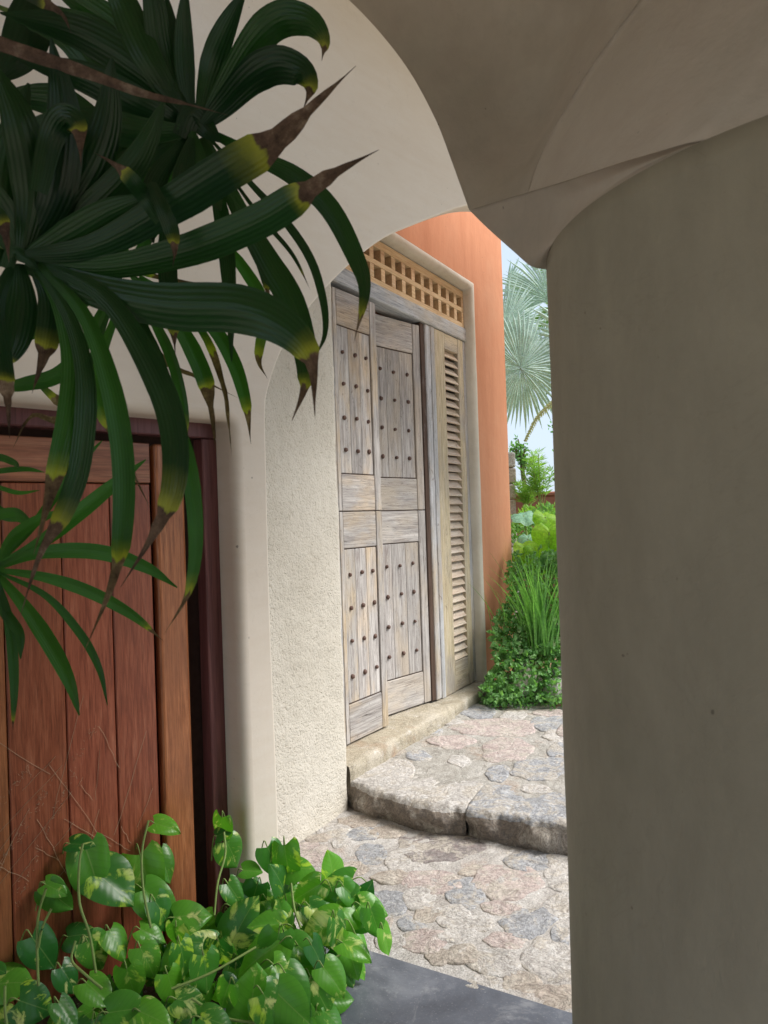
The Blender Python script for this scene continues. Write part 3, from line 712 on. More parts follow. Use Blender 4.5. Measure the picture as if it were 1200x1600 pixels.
# (the arch dies into a pier well outside the frame on the left)
vs, fs = coons(E0b, [v + Vector((-.02, -.45, .0)) for v in E0b], [E0b[0], E0b[0] + Vector((0, -.45, 0))], [E0b[-1], E0b[-1] + Vector((0, -.45, 0))], 30, 3)
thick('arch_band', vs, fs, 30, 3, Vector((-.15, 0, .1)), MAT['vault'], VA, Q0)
def vbox(nm, a, b, c, d, e, f, mat): 
    o = box(nm, a, b, c, d, e, f, mat, VA, 0); o.location = -Q0; return o
vbox('roof_shade_slab', -2.7, 2.6, -2.6, 1.62, 3.05, 3.25, MAT['vault'])
BW = empty('unseen_back_wall', (0, -2.6, 0)); tag(BW, 'unseen plaster wall added behind the viewer, its opening placed to let light in', 'wall')
for x0, x1, z0, z1 in ((-.3, 2.6, -.05, 3.2), (-2.7, -2.5, -.05, 3.2), (-2.498, -.302, 2.6, 3.2)): box('wall', x0, x1, -.2, 0, z0, z1, MAT['vault'], BW, 0)  # unseen wall dims the passage; opening added to light column and vault
w0 = PJ + G * -3.3; w1 = PJ + G * 2.4
top_ = [(w0.x, w0.y), (w1.x, w1.y), (2.0, 3.2), (2.6, 1.5), (-2.7, 1.5)]
vs = [Vector((x, y, 3.9)) - Q0 for x, y in top_] + [Vector((x, y, 4.05)) - Q0 for x, y in top_]
n_ = len(top_)
mesh_obj('high_shade_slab', vs, [tuple(range(n_)), tuple(range(n_, 2 * n_))[::-1]] + [(i, (i + 1) % n_, (i + 1) % n_ + n_, i + n_) for i in range(n_)], MAT['vault'], VA)  # unseen flat ceiling, added and widened to shade the upper cream wall
#@@PLANTS@@
# ================================================================== FOREGROUND PALM
def palm_mat(nm, ga, gb, tk):
    m = M(nm, .27, .32)
    at_ = m.n.new('ShaderNodeAttribute'); at_.attribute_name = 'age'
    ac = m.n.new('ShaderNodeAttribute'); ac.attribute_name = 'across'
    nz = m.noise(22, 5, .7); age = m.math('ADD', at_.outputs['Fac'], m.math('MULTIPLY', m.math('SUBTRACT', nz, .5), .22))
    g = m.mix(m.oi.outputs['Random'], ga, gb)
    st = m.ramp(m.noise(5, 4, .6, (1, 1, 1)), [(.3, .8), (.7, 1.2)]); g = m.mix(1, g, st, 'MULTIPLY')
    rib = m.math('SINE', m.math('MULTIPLY', ac.outputs['Fac'], 24)); ribc = m.ramp(rib, [(.0, .95), (1, 1.04)])
    g = m.mix(1, g, ribc, 'MULTIPLY')
    c = m.mix(m.ramp(age, [(.10, 0), (.30, .3), (.46, 1)]), g, (.27, .28, .03))
    br = m.ramp(m.noise(26, 7, .75), [(.36, (.05, .028, .020)), (.55, (.14, .085, .062)), (.75, (.34, .25, .20))])
    c = m.mix(m.ramp(age, [(.52, 0), (.60, 1)]), c, br)
    m.color(c); m.l.new(m.ramp(age, [(.5, .30), (.6, .8)]), m.b.inputs['Roughness'])
    m.bump((rib, .00018), (m.noise(7, 3), .004))
    m.transl(m.mix(1, c, (1.5, 2.2, .7), 'MULTIPLY'), tk); return m.m
MAT['palm'] = palm_mat('shaded_palm_leaf', (.007, .030, .010), (.017, .062, .013), .14); MAT['palm_lit'] = palm_mat('lit_palm_leaf', (.020, .072, .014), (.040, .13, .018), .35); MAT['stem'] = simple('green_stem', (.10, .17, .04), .6, .3, 20)  # two copies: shade painted into the upper fans' green, light into the lower
MAT['cane'] = simple('brown_cane', (.12, .09, .05), .9, .5, 20)
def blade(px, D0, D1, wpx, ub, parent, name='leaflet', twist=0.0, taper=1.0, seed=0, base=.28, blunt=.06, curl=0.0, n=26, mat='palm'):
    rz = random.Random(int(px[-1][0] * 7 + px[-1][1] * 13)); yw = .11 * rz.uniform(.45, 1.5)
    if ub < 1.2: ub -= .05 + rz.uniform(-.03, .05)
    """one leaflet: spine through image points at depths D0..D1, ub = where yellowing starts (1.5 = none)"""
    R = random.Random(seed + int(px[0][0] * 3 + px[-1][1] * 7)); m = len(px)
    P3 = [at(x, y, D0 + (D1 - D0) * (i / (m - 1)) + R.uniform(-.012, .012)) for i, (x, y) in enumerate(px)]
    sp = catmull(P3, n); vs = []; fs = []; age = []; acr = []
    tw0 = twist + R.uniform(-.35, .35); wob = R.uniform(0, 6)
    K = 7
    for i, p in enumerate(sp):
        u = i / n; t = (sp[min(i + 1, n)] - sp[max(i - 1, 0)]).normalized()
        side = t.cross((p - CAM).normalized()).normalized(); nrm = side.cross(t).normalized()
        a = tw0 * (.4 + .6 * math.sin(u * 2.6 + wob)) + curl * max(0, u - .6) * 2.5
        sd_ = side * math.cos(a) + nrm * math.sin(a); nn = nrm * math.cos(a) - side * math.sin(a)
        D = (p - CAM).dot(fw); W = wpx * .82 * D / F
        prof_ = base + (1 - base) * min(1, u / .38) ** .8
        if u > .5: prof_ *= 1 - (1 - blunt) * ((u - .5) / .5) ** (1.9 * taper)
        if u > ub: prof_ *= max(.08, .92 - .72 * ((u - ub) / max(.05, 1 - ub)) ** .7 - .20 * abs(fbm((u * 9, seed, 1), 3)))
        W *= prof_
        if u > .9 or u > ub: W *= 1 + .35 * fbm((u * 14, seed, wob), 3)
        for k in range(K):
            s = k / (K - 1) * 2 - 1
            z = .16 * W * (abs(s) - .5) + 0.011 * W * (1 if k % 2 else -1)
            if u > ub + .1: z += .10 * W * math.sin(s * 4 + u * 20)
            vs.append(p + sd_ * (s * W / 2) + nn * z); age.append(.46 * max(0, min(1, (u - ub + yw) / yw)) + (.5 * max(0, min(1, (u - ub - .015 * math.sin(k * 5 + wob)) / .06)) if u > ub else 0)); acr.append(s)
    for i in range(n):
        for k in range(K - 1): a = i * K + k; fs.append((a, a + 1, a + K + 1, a + K))
    c = sp[0]
    o = mesh_obj(name, [v - c for v in vs], fs, MAT[mat], parent, True, c)
    for nm, dat in (('age', age), ('across', acr)):
        at_ = o.data.attributes.new(nm, 'FLOAT', 'POINT'); at_.data.foreach_set('value', dat)
    return o
RP = empty('lady_palm', (0, 0, 0)); tag(RP, 'dark lady palm with yellow and brown leaf tips overhanging from the left', 'palm')
def stalk(pts, r, parent, name='stem', mat='stem'):
    vs = []; fs = []; sp = catmull(pts, 16); tube(vs, fs, sp, [r * (1 - .4 * i / 16) for i in range(17)], 8); c = sp[0]
    return mesh_obj(name, [v - c for v in vs], fs, MAT[mat], parent, True, c)
canes = []
for i, (x, D, top_z) in enumerate([(-190, 1.35, 2.6), (-230, 1.55, 2.9), (-150, 1.65, 2.1)]):
    b_ = at(x, 1700, D); b_.z = 0; t_ = at(x + 30, 300, D); t_.z = top_z; canes.append((b_, t_))
    stalk([b_, b_.lerp(t_, .5) + Vector((.02, .03, 0)), t_], .014, RP, 'cane', 'cane')
def frond(name_pts, D, seed, specs):
    st = stalk([at(x, y, d) for x, y, d in name_pts], .0055, RP, 'frond_stalk')
    st_c = st.location.copy()
    for i, sp_ in enumerate(specs):
        pts, D0, D1, wd, ub = sp_[:5]; kw = dict(sp_[5]) if len(sp_) > 5 else {}
        if seed >= 120 or seed == 70 or (seed == 10 and 4 <= i <= 8 and i % 2 == 0): kw['mat'] = 'palm_lit'
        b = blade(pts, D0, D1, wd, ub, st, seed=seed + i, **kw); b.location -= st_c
    return st
# lower-centre fan (hub near the left edge)
frond([(-200, 330, 1.4), (-80, 350, 1.25), (35, 405, 1.12)], 1.12, 10, [
 ([(35, 405), (100, 375), (170, 335), (235, 305)], 1.12, 1.05, 62, 1.5),
 ([(40, 408), (160, 418), (290, 392), (400, 348), (462, 311), (520, 272), (592, 234)], 1.12, 1.0, 64, .76, {'taper': 1.3, 'twist': .2}),
 ([(40, 400), (150, 385), (270, 320), (350, 270), (425, 225), (490, 165), (556, 103)], 1.10, .98, 74, .70, {'taper': 1.2}),
 ([(40, 412), (150, 455), (260, 478), (370, 482), (440, 508), (485, 560), (492, 650)], 1.12, .98, 92, .83, {'taper': .8, 'base': .35}),
 ([(50, 412), (90, 470), (112, 560), (106, 650), (86, 740), (68, 810), (52, 868)], 1.12, 1.02, 42, .70),
 ([(55, 412), (110, 500), (134, 600), (126, 720), (100, 800), (62, 868), (28, 975)], 1.11, 1.0, 40, .74),
 ([(60, 412), (130, 490), (172, 600), (192, 720), (190, 840), (172, 920), (130, 1022)], 1.11, .99, 42, .80),
 ([(60, 410), (160, 460), (230, 560), (270, 660), (272, 760), (240, 835), (188, 918)], 1.10, .97, 54, .80, {'twist': .5}),
 ([(65, 410), (170, 480), (240, 600), (290, 710), (306, 830), (296, 920), (256, 992)], 1.11, .99, 32, .86, {'twist': .7}),
 ([(65, 410), (170, 450), (235, 540), (270, 640), (290, 722)], 1.13, 1.06, 28, .88),
 ([(30, 412), (34, 470), (25, 530), (5, 580)], 1.13, 1.1, 58, .9), ([(50, 412), (78, 470), (72, 540), (50, 615)], 1.14, 1.1, 46, .72),
 ([(20, 410), (-5, 480), (2, 560), (12, 625), (15, 685)], 1.10, 1.0, 40, .66),
 ([(35, 400), (50, 300), (30, 190), (-10, 100)], 1.12, 1.04, 74, 1.5), ([(40, 400), (88, 300), (100, 180), (80, 60)], 1.13, 1.05, 70, 1.5),
 ([(42, 400), (120, 300), (165, 200), (175, 90)], 1.14, 1.08, 66, 1.5), ([(30, 402), (-5, 330), (-50, 260)], 1.12, 1.05, 70, 1.5),
 ([(45, 402), (140, 330), (215, 250), (260, 150)], 1.15, 1.1, 56, 1.5),
 ([(20, 405), (-30, 400), (-90, 420)], 1.12, 1.05, 50, 1.5),
 ([(38, 400), (10, 330), (15, 240), (45, 130)], 1.16, 1.12, 76, 1.5), ([(38, 402), (70, 330), (60, 240), (20, 160)], 1.17, 1.12, 72, 1.5), ([(44, 402), (100, 340), (140, 260), (150, 180)], 1.17, 1.12, 70, 1.5),
 ([(46, 404), (110, 370), (180, 300), (225, 215)], 1.17, 1.12, 66, 1.5), ([(10, 420), (20, 395), (38, 402), (60, 420)], 1.10, 1.09, 26, 1.5, {'base': .9})])
# upper fan (hub behind the mass)
frond([(-150, -40, 1.6), (120, 60, 1.4), (305, 190, 1.28)], 1.28, 40, [
 ([(300, 190), (290, 120), (287, 50), (290, -30)], 1.28, 1.2, 38, 1.5), ([(310, 190), (328, 110), (350, 50), (385, -20)], 1.28, 1.2, 48, 1.5),
 ([(318, 192), (355, 130), (400, 62), (440, 30), (482, 34), (505, 62), (503, 95)], 1.27, 1.12, 62, .93, {'taper': .7, 'curl': .6}),
 ([(318, 196), (350, 165), (392, 122), (432, 102), (470, 112), (484, 138), (474, 170)], 1.27, 1.12, 66, .90, {'taper': .7, 'curl': .6}),
 ([(325, 205), (400, 245), (460, 275), (515, 325), (555, 400), (570, 455), (553, 535)], 1.28, 1.08, 40, .93, {'twist': .4}),
 ([(322, 210), (390, 285), (445, 345), (485, 405), (505, 470), (508, 520), (494, 556)], 1.30, 1.15, 17, 1.5),
 ([(320, 215), (375, 330), (420, 410), (455, 470), (476, 545), (477, 600), (456, 658)], 1.30, 1.14, 52, .92, {'twist': .2}),
 ([(318, 215), (370, 330), (402, 400), (417, 450), (420, 486)], 1.31, 1.2, 17, .82), ([(315, 215), (345, 330), (357, 430), (362, 565)], 1.33, 1.28, 32, 1.5),
 ([(318, 215), (400, 330), (455, 395), (486, 455)], 1.32, 1.2, 9, .9),
 ([(300, 210), (268, 330), (262, 420), (270, 500), (274, 555)], 1.34, 1.3, 36, .88),
 ([(296, 190), (220, 110), (120, 50), (0, 20)], 1.27, 1.2, 66, 1.5), ([(296, 190), (230, 90), (190, 0), (160, -60)], 1.27, 1.2, 60, 1.5),
 ([(300, 185), (255, 90), (240, 0), (230, -60)], 1.27, 1.2, 46, 1.5), ([(292, 200), (220, 165), (130, 120), (30, 95)], 1.27, 1.2, 62, 1.5),
 ([(292, 205), (210, 205), (120, 190), (20, 200)], 1.26, 1.2, 60, 1.5), ([(296, 215), (250, 270), (230, 330), (240, 380)], 1.26, 1.2, 40, 1.5),
 ([(300, 215), (290, 260), (285, 300), (300, 340)], 1.26, 1.2, 40, 1.5), ([(300, 200), (200, 60), (110, -10), (60, -50)], 1.3, 1.3, 52, 1.5),
 ([(300, 200), (240, 150), (170, 60), (90, 10)], 1.33, 1.3, 56, 1.5), ([(300, 195), (270, 80), (260, -10)], 1.33, 1.3, 40, 1.5),
 ([(300, 190), (200, 160), (110, 60), (40, 40)], 1.34, 1.32, 64, 1.5), ([(300, 195), (180, 220), (90, 160), (-10, 150)], 1.34, 1.32, 70, 1.5), ([(300, 200), (220, 240), (150, 300), (100, 330)], 1.34, 1.32, 60, 1.5),
 ([(285, 215), (300, 180), (322, 200), (345, 222)], 1.26, 1.25, 42, 1.5, {'base': .9}), ([(300, 205), (310, 250), (330, 290), (345, 330)], 1.27, 1.24, 44, 1.5), ([(60, -60), (50, 20), (30, 80), (-10, 130)], 1.36, 1.34, 80, 1.5)])
# third fan hanging further back, its drooping tips under the big blade
frond([(-160, 250, 1.75), (60, 330, 1.6), (205, 430, 1.48)], 1.48, 70, [
 ([(205, 430), (275, 505), (315, 580), (330, 640), (337, 704)], 1.48, 1.4, 34, .62), ([(215, 435), (310, 510), (348, 600), (357, 660), (362, 712)], 1.5, 1.42, 17, .45),
 ([(218, 432), (320, 500), (362, 560), (384, 630), (392, 694)], 1.48, 1.4, 28, .88), ([(205, 440), (240, 500), (268, 560), (288, 640), (292, 722)], 1.5, 1.44, 22, .86),
 ([(210, 425), (280, 440), (345, 455), (400, 480)], 1.5, 1.44, 16, .2), ([(200, 440), (250, 555), (310, 590), (372, 622)], 1.53, 1.5, 17, .35),
 ([(205, 425), (330, 380), (395, 440), (412, 495), (404, 560), (418, 592)], 1.45, 1.36, 24, .80), ([(180, 440), (90, 500), (20, 530), (-30, 540)], 1.52, 1.5, 26, 1.5),
 ([(185, 440), (110, 570), (40, 600), (-30, 605)], 1.55, 1.5, 30, 1.5), ([(200, 440), (150, 600), (190, 700), (235, 795)], 1.52, 1.45, 24, .55),
 ([(60, 600), (110, 640), (170, 660), (215, 745)], 1.55, 1.5, 26, .2), ([(190, 425), (200, 350), (228, 255), (205, 200)], 1.5, 1.4, 26, .7),
 ([(195, 425), (250, 340), (265, 270), (255, 225)], 1.5, 1.45, 28, 1.5), ([(190, 430), (110, 640), (50, 650), (20, 700)], 1.6, 1.55, 20, .4)])
# curled leaf ends and the dead blade across the top
frond([(-180, 40, 1.3), (-100, 45, 1.15), (-45, 55, 1.0)], 1.0, 90, [
 ([(-45, 52), (40, 82), (130, 112), (220, 145), (290, 162), (356, 180)], 1.0, .96, 52, -.3, {'base': .8, 'taper': .55}),
 ([(60, 300), (80, 215), (100, 185), (122, 200), (127, 262)], 1.06, 1.0, 52, .84, {'base': .6, 'taper': .8}),
 ([(250, 345), (228, 312), (205, 282), (180, 258), (147, 238)], 1.05, 1.02, 32, .66, {'base': .7, 'taper': .8}),
 ([(236, 285), (254, 325), (268, 360), (273, 390), (270, 418)], 1.05, 1.02, 30, .72, {'base': .7, 'taper': .5}),
 ([(20, -20), (60, 0), (95, 20), (112, 52)], 1.05, 1.0, 22, .5, {'base': .8}),
 ([(-40, 300), (-10, 330), (8, 365), (14, 410)], 1.08, 1.02, 34, .6)])
# low bright fan in front of the gate
frond([(-200, 1050, 1.75), (-90, 960, 1.62), (-8, 890, 1.52)], 1.52, 120, [
 ([(-8, 888), (60, 864), (150, 862), (225, 885), (277, 918)], 1.52, 1.42, 30, 1.5), ([(-8, 890), (70, 902), (140, 925), (205, 960), (256, 1002)], 1.52, 1.42, 24, .97),
 ([(-8, 892), (70, 930), (125, 990), (155, 1045), (168, 1102)], 1.52, 1.44, 16, 1.5), ([(-8, 892), (40, 950), (80, 1010), (108, 1065), (124, 1118)], 1.52, 1.42, 30, 1.5),
 ([(-8, 895), (14, 970), (22, 1060), (20, 1142)], 1.52, 1.42, 19, .98), ([(-8, 886), (60, 850), (125, 800), (180, 755), (228, 718)], 1.52, 1.46, 30, 1.5),
 ([(-8, 886), (45, 830), (90, 770), (125, 725), (160, 688)], 1.53, 1.5, 17, 1.5), ([(-8, 885), (20, 840), (60, 812), (96, 798)], 1.52, 1.46, 22, 1.5),
 ([(-8, 895), (5, 950), (30, 990), (32, 1030)], 1.52, 1.44, 20, 1.5), ([(-8, 884), (-20, 820), (20, 800), (50, 815)], 1.53, 1.5, 20, 1.5)])
frond([(-200, 800, 1.9), (-110, 770, 1.75), (-50, 745, 1.62)], 1.62, 140, [
 ([(-50, 745), (0, 736), (40, 733), (70, 738)], 1.62, 1.55, 11, 1.5), ([(-50, 745), (0, 762), (30, 770), (62, 766)], 1.62, 1.55, 9, 1.5),
 ([(-50, 740), (-10, 715), (20, 722), (30, 732)], 1.62, 1.55, 14, 1.5), ([(-50, 750), (0, 800), (30, 808), (48, 822)], 1.62, 1.55, 22, 1.5)])

# ================================================================== POTHOS
def pothos_mat():
    m = M('pothos_leaf', .30, .5)
    sep = m.n.new('ShaderNodeSeparateXYZ'); m.l.new(m.tc.outputs['Object'], sep.inputs[0])
    ax = m.math('ABSOLUTE', sep.outputs['X'])
    cmb = m.n.new('ShaderNodeCombineXYZ')
    m.l.new(m.math('MULTIPLY', m.math('SUBTRACT', sep.outputs['Y'], m.math('MULTIPLY', ax, .75)), 30), cmb.inputs[1])
    m.l.new(m.math('MULTIPLY', sep.outputs['X'], 30), cmb.inputs[0]); m.l.new(m.math('MULTIPLY', m.oi.outputs['Random'], 60), cmb.inputs[2])
    t = m.n.new('ShaderNodeTexNoise'); t.inputs['Scale'].default_value = .85; t.inputs['Detail'].default_value = 6; t.inputs['Roughness'].default_value = .62; t.inputs['Distortion'].default_value = .4
    m.l.new(cmb.outputs[0], t.inputs['Vector']); f = t.outputs['Fac']
    g = m.mix(m.oi.outputs['Random'], (.030, .17, .030), (.15, .44, .035))
    lim = m.mix(m.ramp(m.noise(9, 3), [(.4, 0), (.6, 1)]), (.46, .70, .06), (.68, .76, .30))
    r2 = m.math('MULTIPLY', m.math('FRACT', m.math('MULTIPLY', m.oi.outputs['Random'], 17.3)), .14)
    c = m.mix(m.ramp(m.math('ADD', f, m.math('SUBTRACT', r2, .10)), [(.54, 0), (.60, .8), (.68, 1)]), g, lim)
    mid = m.ramp(m.math('MULTIPLY', ax, 100), [(.05, .35), (.16, 0)])
    c = m.mix(mid, c, (.30, .45, .14))
    vein = m.math('SINE', m.math('MULTIPLY', m.math('SUBTRACT', sep.outputs['Y'], m.math('MULTIPLY', ax, .75)), 420))
    c = m.mix(m.ramp(vein, [(.6, 0), (1, .10)]), c, (.02, .09, .02))
    m.color(c); m.bump((vein, .00008)); m.transl(m.mix(1, c, (1.4, 1.6, .6), 'MULTIPLY'), .34); return m.m
MAT['pothos'] = pothos_mat()
MAT['vine'] = simple('pothos_stem', (.22, .32, .09), .5, .3, 20)
def leaf_mesh(k):
    R = random.Random(k * 31 + 5); fold = R.uniform(.12, .45); droop = R.uniform(.1, .6); wd = R.uniform(.39, .47); skew = R.uniform(-.06, .06)
    us = [0, .05, .12, .2, .3, .42, .55, .68, .8, .9, .96, 1]; wt = [.33, .43, .49, .52, .525, .505, .455, .37, .25, .13, .06, 0]
    nu = len(us); cols = [-1, -.8, -.5, -.2, 0, .2, .5, .8, 1]; vs = []; fs = []
    for i in range(nu):
        u = us[i]; w_ = wt[i] * wd / .5
        for c in cols:
            x = c * w_ + skew * math.sin(math.pi * u)
            y = u - .17 * abs(c) ** 1.3 * (1 - u) ** 3
            z = abs(c) * w_ * fold * (1 - .3 * u) - droop * u * u * .5 + .030 * abs(c) * math.sin(7 * u + 2 * c + k) - .22 * abs(c) ** 3 * w_ + .012 * math.sin(3 * c + k)
            vs.append((x * .1, y * .1, z * .1))
    m_ = len(cols)
    for i in range(nu - 1):
        for j in range(m_ - 1): a = i * m_ + j; fs.append((a, a + 1, a + m_ + 1, a + m_))
    me = bpy.data.meshes.new('pothos_leaf'); me.from_pydata(vs, [], fs); me.materials.append(MAT['pothos'])
    me.polygons.foreach_set('use_smooth', [True] * len(fs)); return me
LM = [leaf_mesh(k) for k in range(9)]
PO = empty('pothos_plant', at(330, 1500, 2.1)); PO.location.z = 0; tag(PO, 'variegated pothos vine sprawling in front of the gate and over the slate edge', 'plant')
pvs, pfs = [], []
def gate_limit(x, y):      # depth of the gate face / wall at this image point
    d = ray(x, y); n_ = Vector((-G.y, G.x, 0)); q = PJ + n_ * (GY + .02 if x < 335 else 0.0)
    return (q - CAM).dot(n_) / d.dot(n_)
def put_leaf(x, y, D, L, ang, tilt, stem_to=None, R=rnd, yaw=None):
    """leaf attached at image point, its tip pointing at image angle ang (deg, 0 right, 90 up), tilted towards the viewer by tilt"""
    lim = gate_limit(x, y); D = min(D, lim - .03)
    p = at(x, y, D); a = math.radians(ang)
    t = (RT * math.cos(a) + UP * math.sin(a)) * math.cos(tilt) - fw * math.sin(tilt)
    t.normalize(); vn = (-fw * .8 + UP * 1.0 + RT * R.uniform(-.2, .9) + Vector((R.uniform(-.4, .4), R.uniform(-.3, .3), R.uniform(-.3, .3)))).normalized()
    side = t.cross(vn).normalized(); up = side.cross(t).normalized()
    o = bpy.data.objects.new('leaf', R.choice(LM)); COL.objects.link(o); o.parent = PO
    s = L * D / F / .1
    mt = Matrix(((side.x, t.x, up.x, 0), (side.y, t.y, up.y, 0), (side.z, t.z, up.z, 0), (0, 0, 0, 1)))
    o.matrix_basis = Matrix.Translation(p - PO.location) @ mt @ Matrix.Diagonal((s * R.uniform(.85, 1.1), s, s, 1))
    if stem_to is None:
        b = p - t * (L * .5 * D / F) - UP * (R.uniform(25, 60) * D / F) + fw * R.uniform(.0, .05); q = p - t * (L * .22 * D / F)
    else: b = at(*stem_to); q = p.lerp(b, .4) - t * (.012)
    tube(pvs, pfs, [v - PO.location for v in catmull([p + t * .002, q, b], 6)], .0021, 5)
hand = [(262,1290,48,-10),(235,1370,85,-65),(262,1352,55,-55),(130,1318,46,2),(88,1388,42,-20),(92,1408,62,-50),(150,1365,95,-68),(180,1385,92,-35),(128,1458,52,15),(190,1470,55,-40),(68,1490,72,-55),(20,1535,62,5),(2,1512,26,0),(255,1408,78,-30),(258,1430,62,-55),(150,1495,62,-60),
 (205,1540,62,-75),(110,1530,52,-50),(55,1575,62,-25),(110,1582,55,-40),(160,1545,60,-20),(200,1580,70,5),(245,1585,60,-10),(345,1298,48,-95),(350,1300,30,30),(365,1335,52,-60),(395,1360,36,0),(370,1395,46,-45),(378,1440,80,65),(300,1430,62,8),(345,1495,58,-80),
 (400,1495,95,-150),(395,1555,90,80),(430,1490,72,-100),(470,1545,78,-45),(450,1520,60,-30),(325,1520,62,-75),(500,1450,70,-165),(520,1380,70,-170),(478,1395,60,-150),(520,1355,52,88),(500,1425,46,-30),(560,1430,60,-10),(585,1420,52,-15),(588,1440,50,-65),(605,1470,46,-70),
 (560,1478,58,-12),(530,1460,60,-75),(525,1528,60,-40),(440,1370,60,100),(450,1350,66,-80),(430,1345,55,-60),(470,1350,50,20),(415,1440,60,170),(440,1425,48,100),(460,1570,78,-35),(430,1580,75,-55),(340,1590,60,0),(300,1570,60,-20),(290,1500,60,-70),(310,1465,56,160),
 (555,1400,55,-40),(570,1395,50,60),(500,1500,62,-60),(480,1480,56,-20),(350,1560,56,-110),(270,1545,56,-70),(235,1500,56,-50),(240,1460,50,-20),(275,1470,50,-90)]
Rp = random.Random(11)
def pd(y, x): return 1.93 + .58 * max(0, min(1, (1600 - y) / 260)) ** .9 + (.0 if x < 560 else .02)
for x, y, L, a in hand: put_leaf(x - math.cos(math.radians(a)) * L * .45, y + math.sin(math.radians(a)) * L * .45, pd(y, x) - .06, L * .9, a, Rp.uniform(-.15, .45), R=Rp)
poly = [(0, 1590), (80, 1560), (170, 1530), (210, 1490), (270, 1470), (330, 1430), (370, 1385), (430, 1370), (500, 1385), (560, 1412), (600, 1455), (598, 1490), (560, 1500), (520, 1540), (485, 1640), (0, 1700)]
def inside(x, y):
    c = False; j = len(poly) - 1
    for i in range(len(poly)):
        xi, yi = poly[i]; xj, yj = poly[j]
        if (yi > y) != (yj > y) and x < (xj - xi) * (y - yi) / (yj - yi) + xi: c = not c
        j = i
    return c
cnt = 0
while cnt < 175:
    x = Rp.uniform(-30, 610); y = Rp.uniform(1345, 1690)
    if not inside(max(x, 1), y): continue
    if x < 250 and Rp.random() < .6: continue
    dl = Rp.random()
    D = pd(y, x) + .02 + .10 * dl
    out = -90 + (x - 300) * .22 + Rp.uniform(-65, 65)
    put_leaf(x, y, D, Rp.uniform(34, 58) * (1.05 - .2 * dl), out, Rp.uniform(-.2, .7), R=Rp); cnt += 1
# climbing stems
for pts in [[(232, 1282, 2.2), (222, 1330, 2.17), (224, 1390, 2.12), (236, 1450, 2.08)], [(130, 1318, 2.08), (124, 1350, 2.05), (124, 1410, 2.02), (140, 1460, 2.0), (150, 1520, 1.98)],
            [(72, 1388, 1.98), (60, 1430, 1.97), (58, 1480, 1.95), (60, 1540, 1.93)], [(80, 1420, 1.97), (66, 1450, 1.96), (60, 1480, 1.95)], [(350, 1300, 2.4), (352, 1335, 2.36), (340, 1380, 2.3), (335, 1430, 2.25)],
            [(118, 1470, 1.99), (112, 1500, 1.97), (130, 1520, 1.95), (160, 1545, 1.93)], [(8, 1540, 1.9), (8, 1580, 1.88), (14, 1620, 1.86)], [(455, 1380, 2.3), (460, 1420, 2.25), (470, 1450, 2.22)],
            [(268, 1545, 1.96), (330, 1520, 2.0), (400, 1480, 2.08)], [(560, 1470, 2.25), (520, 1500, 2.2), (470, 1540, 2.1)], [(300, 1560, 1.95), (350, 1590, 1.93), (420, 1600, 1.95)]]:
    sp = catmull([at(x, y, min(D, gate_limit(x, y) - .02)) - PO.location for x, y, D in pts], 14); tube(pvs, pfs, sp, .0036, 6)
tag(mesh_obj('leaf_stalks', pvs, pfs, MAT['vine'], PO, True), kind='stuff')

# ================================================================== GARDEN BEYOND THE LANDING
tag(grid('garden_bed', 60, 60, lambda u, v: Vector((.2 + 7 * u, 5.0 + 5 * v, .125 + .03 * fbm((u * 20, v * 20, 5)) - (.0 if 1 else 0) - (.25 if (Vector((.2 + 7 * u, 5.0 + 5 * v, 0)) - P2).dot(NW) < .02 - OX else 0))), MAT['earth']), 'reddish earth of the garden bed behind the landing', kind='structure')
def leaves_mesh(name, items, mat, parent=None, kind=None, fold=.25):
    """items: (position, direction, normal, length, width)"""
    vs = []; fs = []
    for p, t, nr, L, W in items:
        s = t.cross(nr).normalized(); k = len(vs); nr = s.cross(t).normalized()
        vs += [p, p + t * L * .45 + s * W * .5 + nr * W * fold, p + t * L, p + t * L * .45 - s * W * .5 + nr * W * fold, p + t * L * .5]
        fs += [(k, k + 1, k + 4), (k + 1, k + 2, k + 4), (k, k + 4, k + 3), (k + 4, k + 2, k + 3)]
    o = mesh_obj(name, vs, fs, mat, parent, False)
    if kind: o['kind'] = kind
    return o
def gm(name, a, b, k=.35, rough=.5): 
    m = M(name, rough, .35); c = m.ramp(m.noise(6, 4, .7), [(.3, a), (.7, b)])
    c = m.mix(.5, c, m.ramp(m.noise(60, 2, .5), [(.35, .3), (.65, .7)]), 'OVERLAY'); m.color(c); m.transl(m.mix(1, c, (1.5, 1.7, .7), 'MULTIPLY'), k); return m.m
MAT['cover'] = gm('creeper_leaf', (.07, .20, .05), (.24, .44, .16)); MAT['blade'] = gm('grass_blade', (.09, .24, .06), (.20, .42, .11))
MAT['lime'] = gm('lime_leaf', (.16, .38, .02), (.36, .60, .04), .45); MAT['bluel'] = gm('bluegreen_leaf', (.13, .30, .19), (.26, .46, .33), .3)
MAT['feather'] = gm('feathery_leaf', (.16, .32, .05), (.30, .48, .12), .4); MAT['silver'] = gm('silver_palm', (.33, .44, .42), (.50, .60, .58), .25)
MAT['palmg'] = gm('green_palm', (.16, .30, .08), (.30, .44, .14), .4); MAT['dry'] = gm('dry_frond', (.36, .38, .16), (.52, .50, .28), .3)
Rg = random.Random(21)
def rv(R, up=0): 
    v = Vector((R.gauss(0, 1), R.gauss(0, 1), R.gauss(0, 1) + up)); return v.normalized()
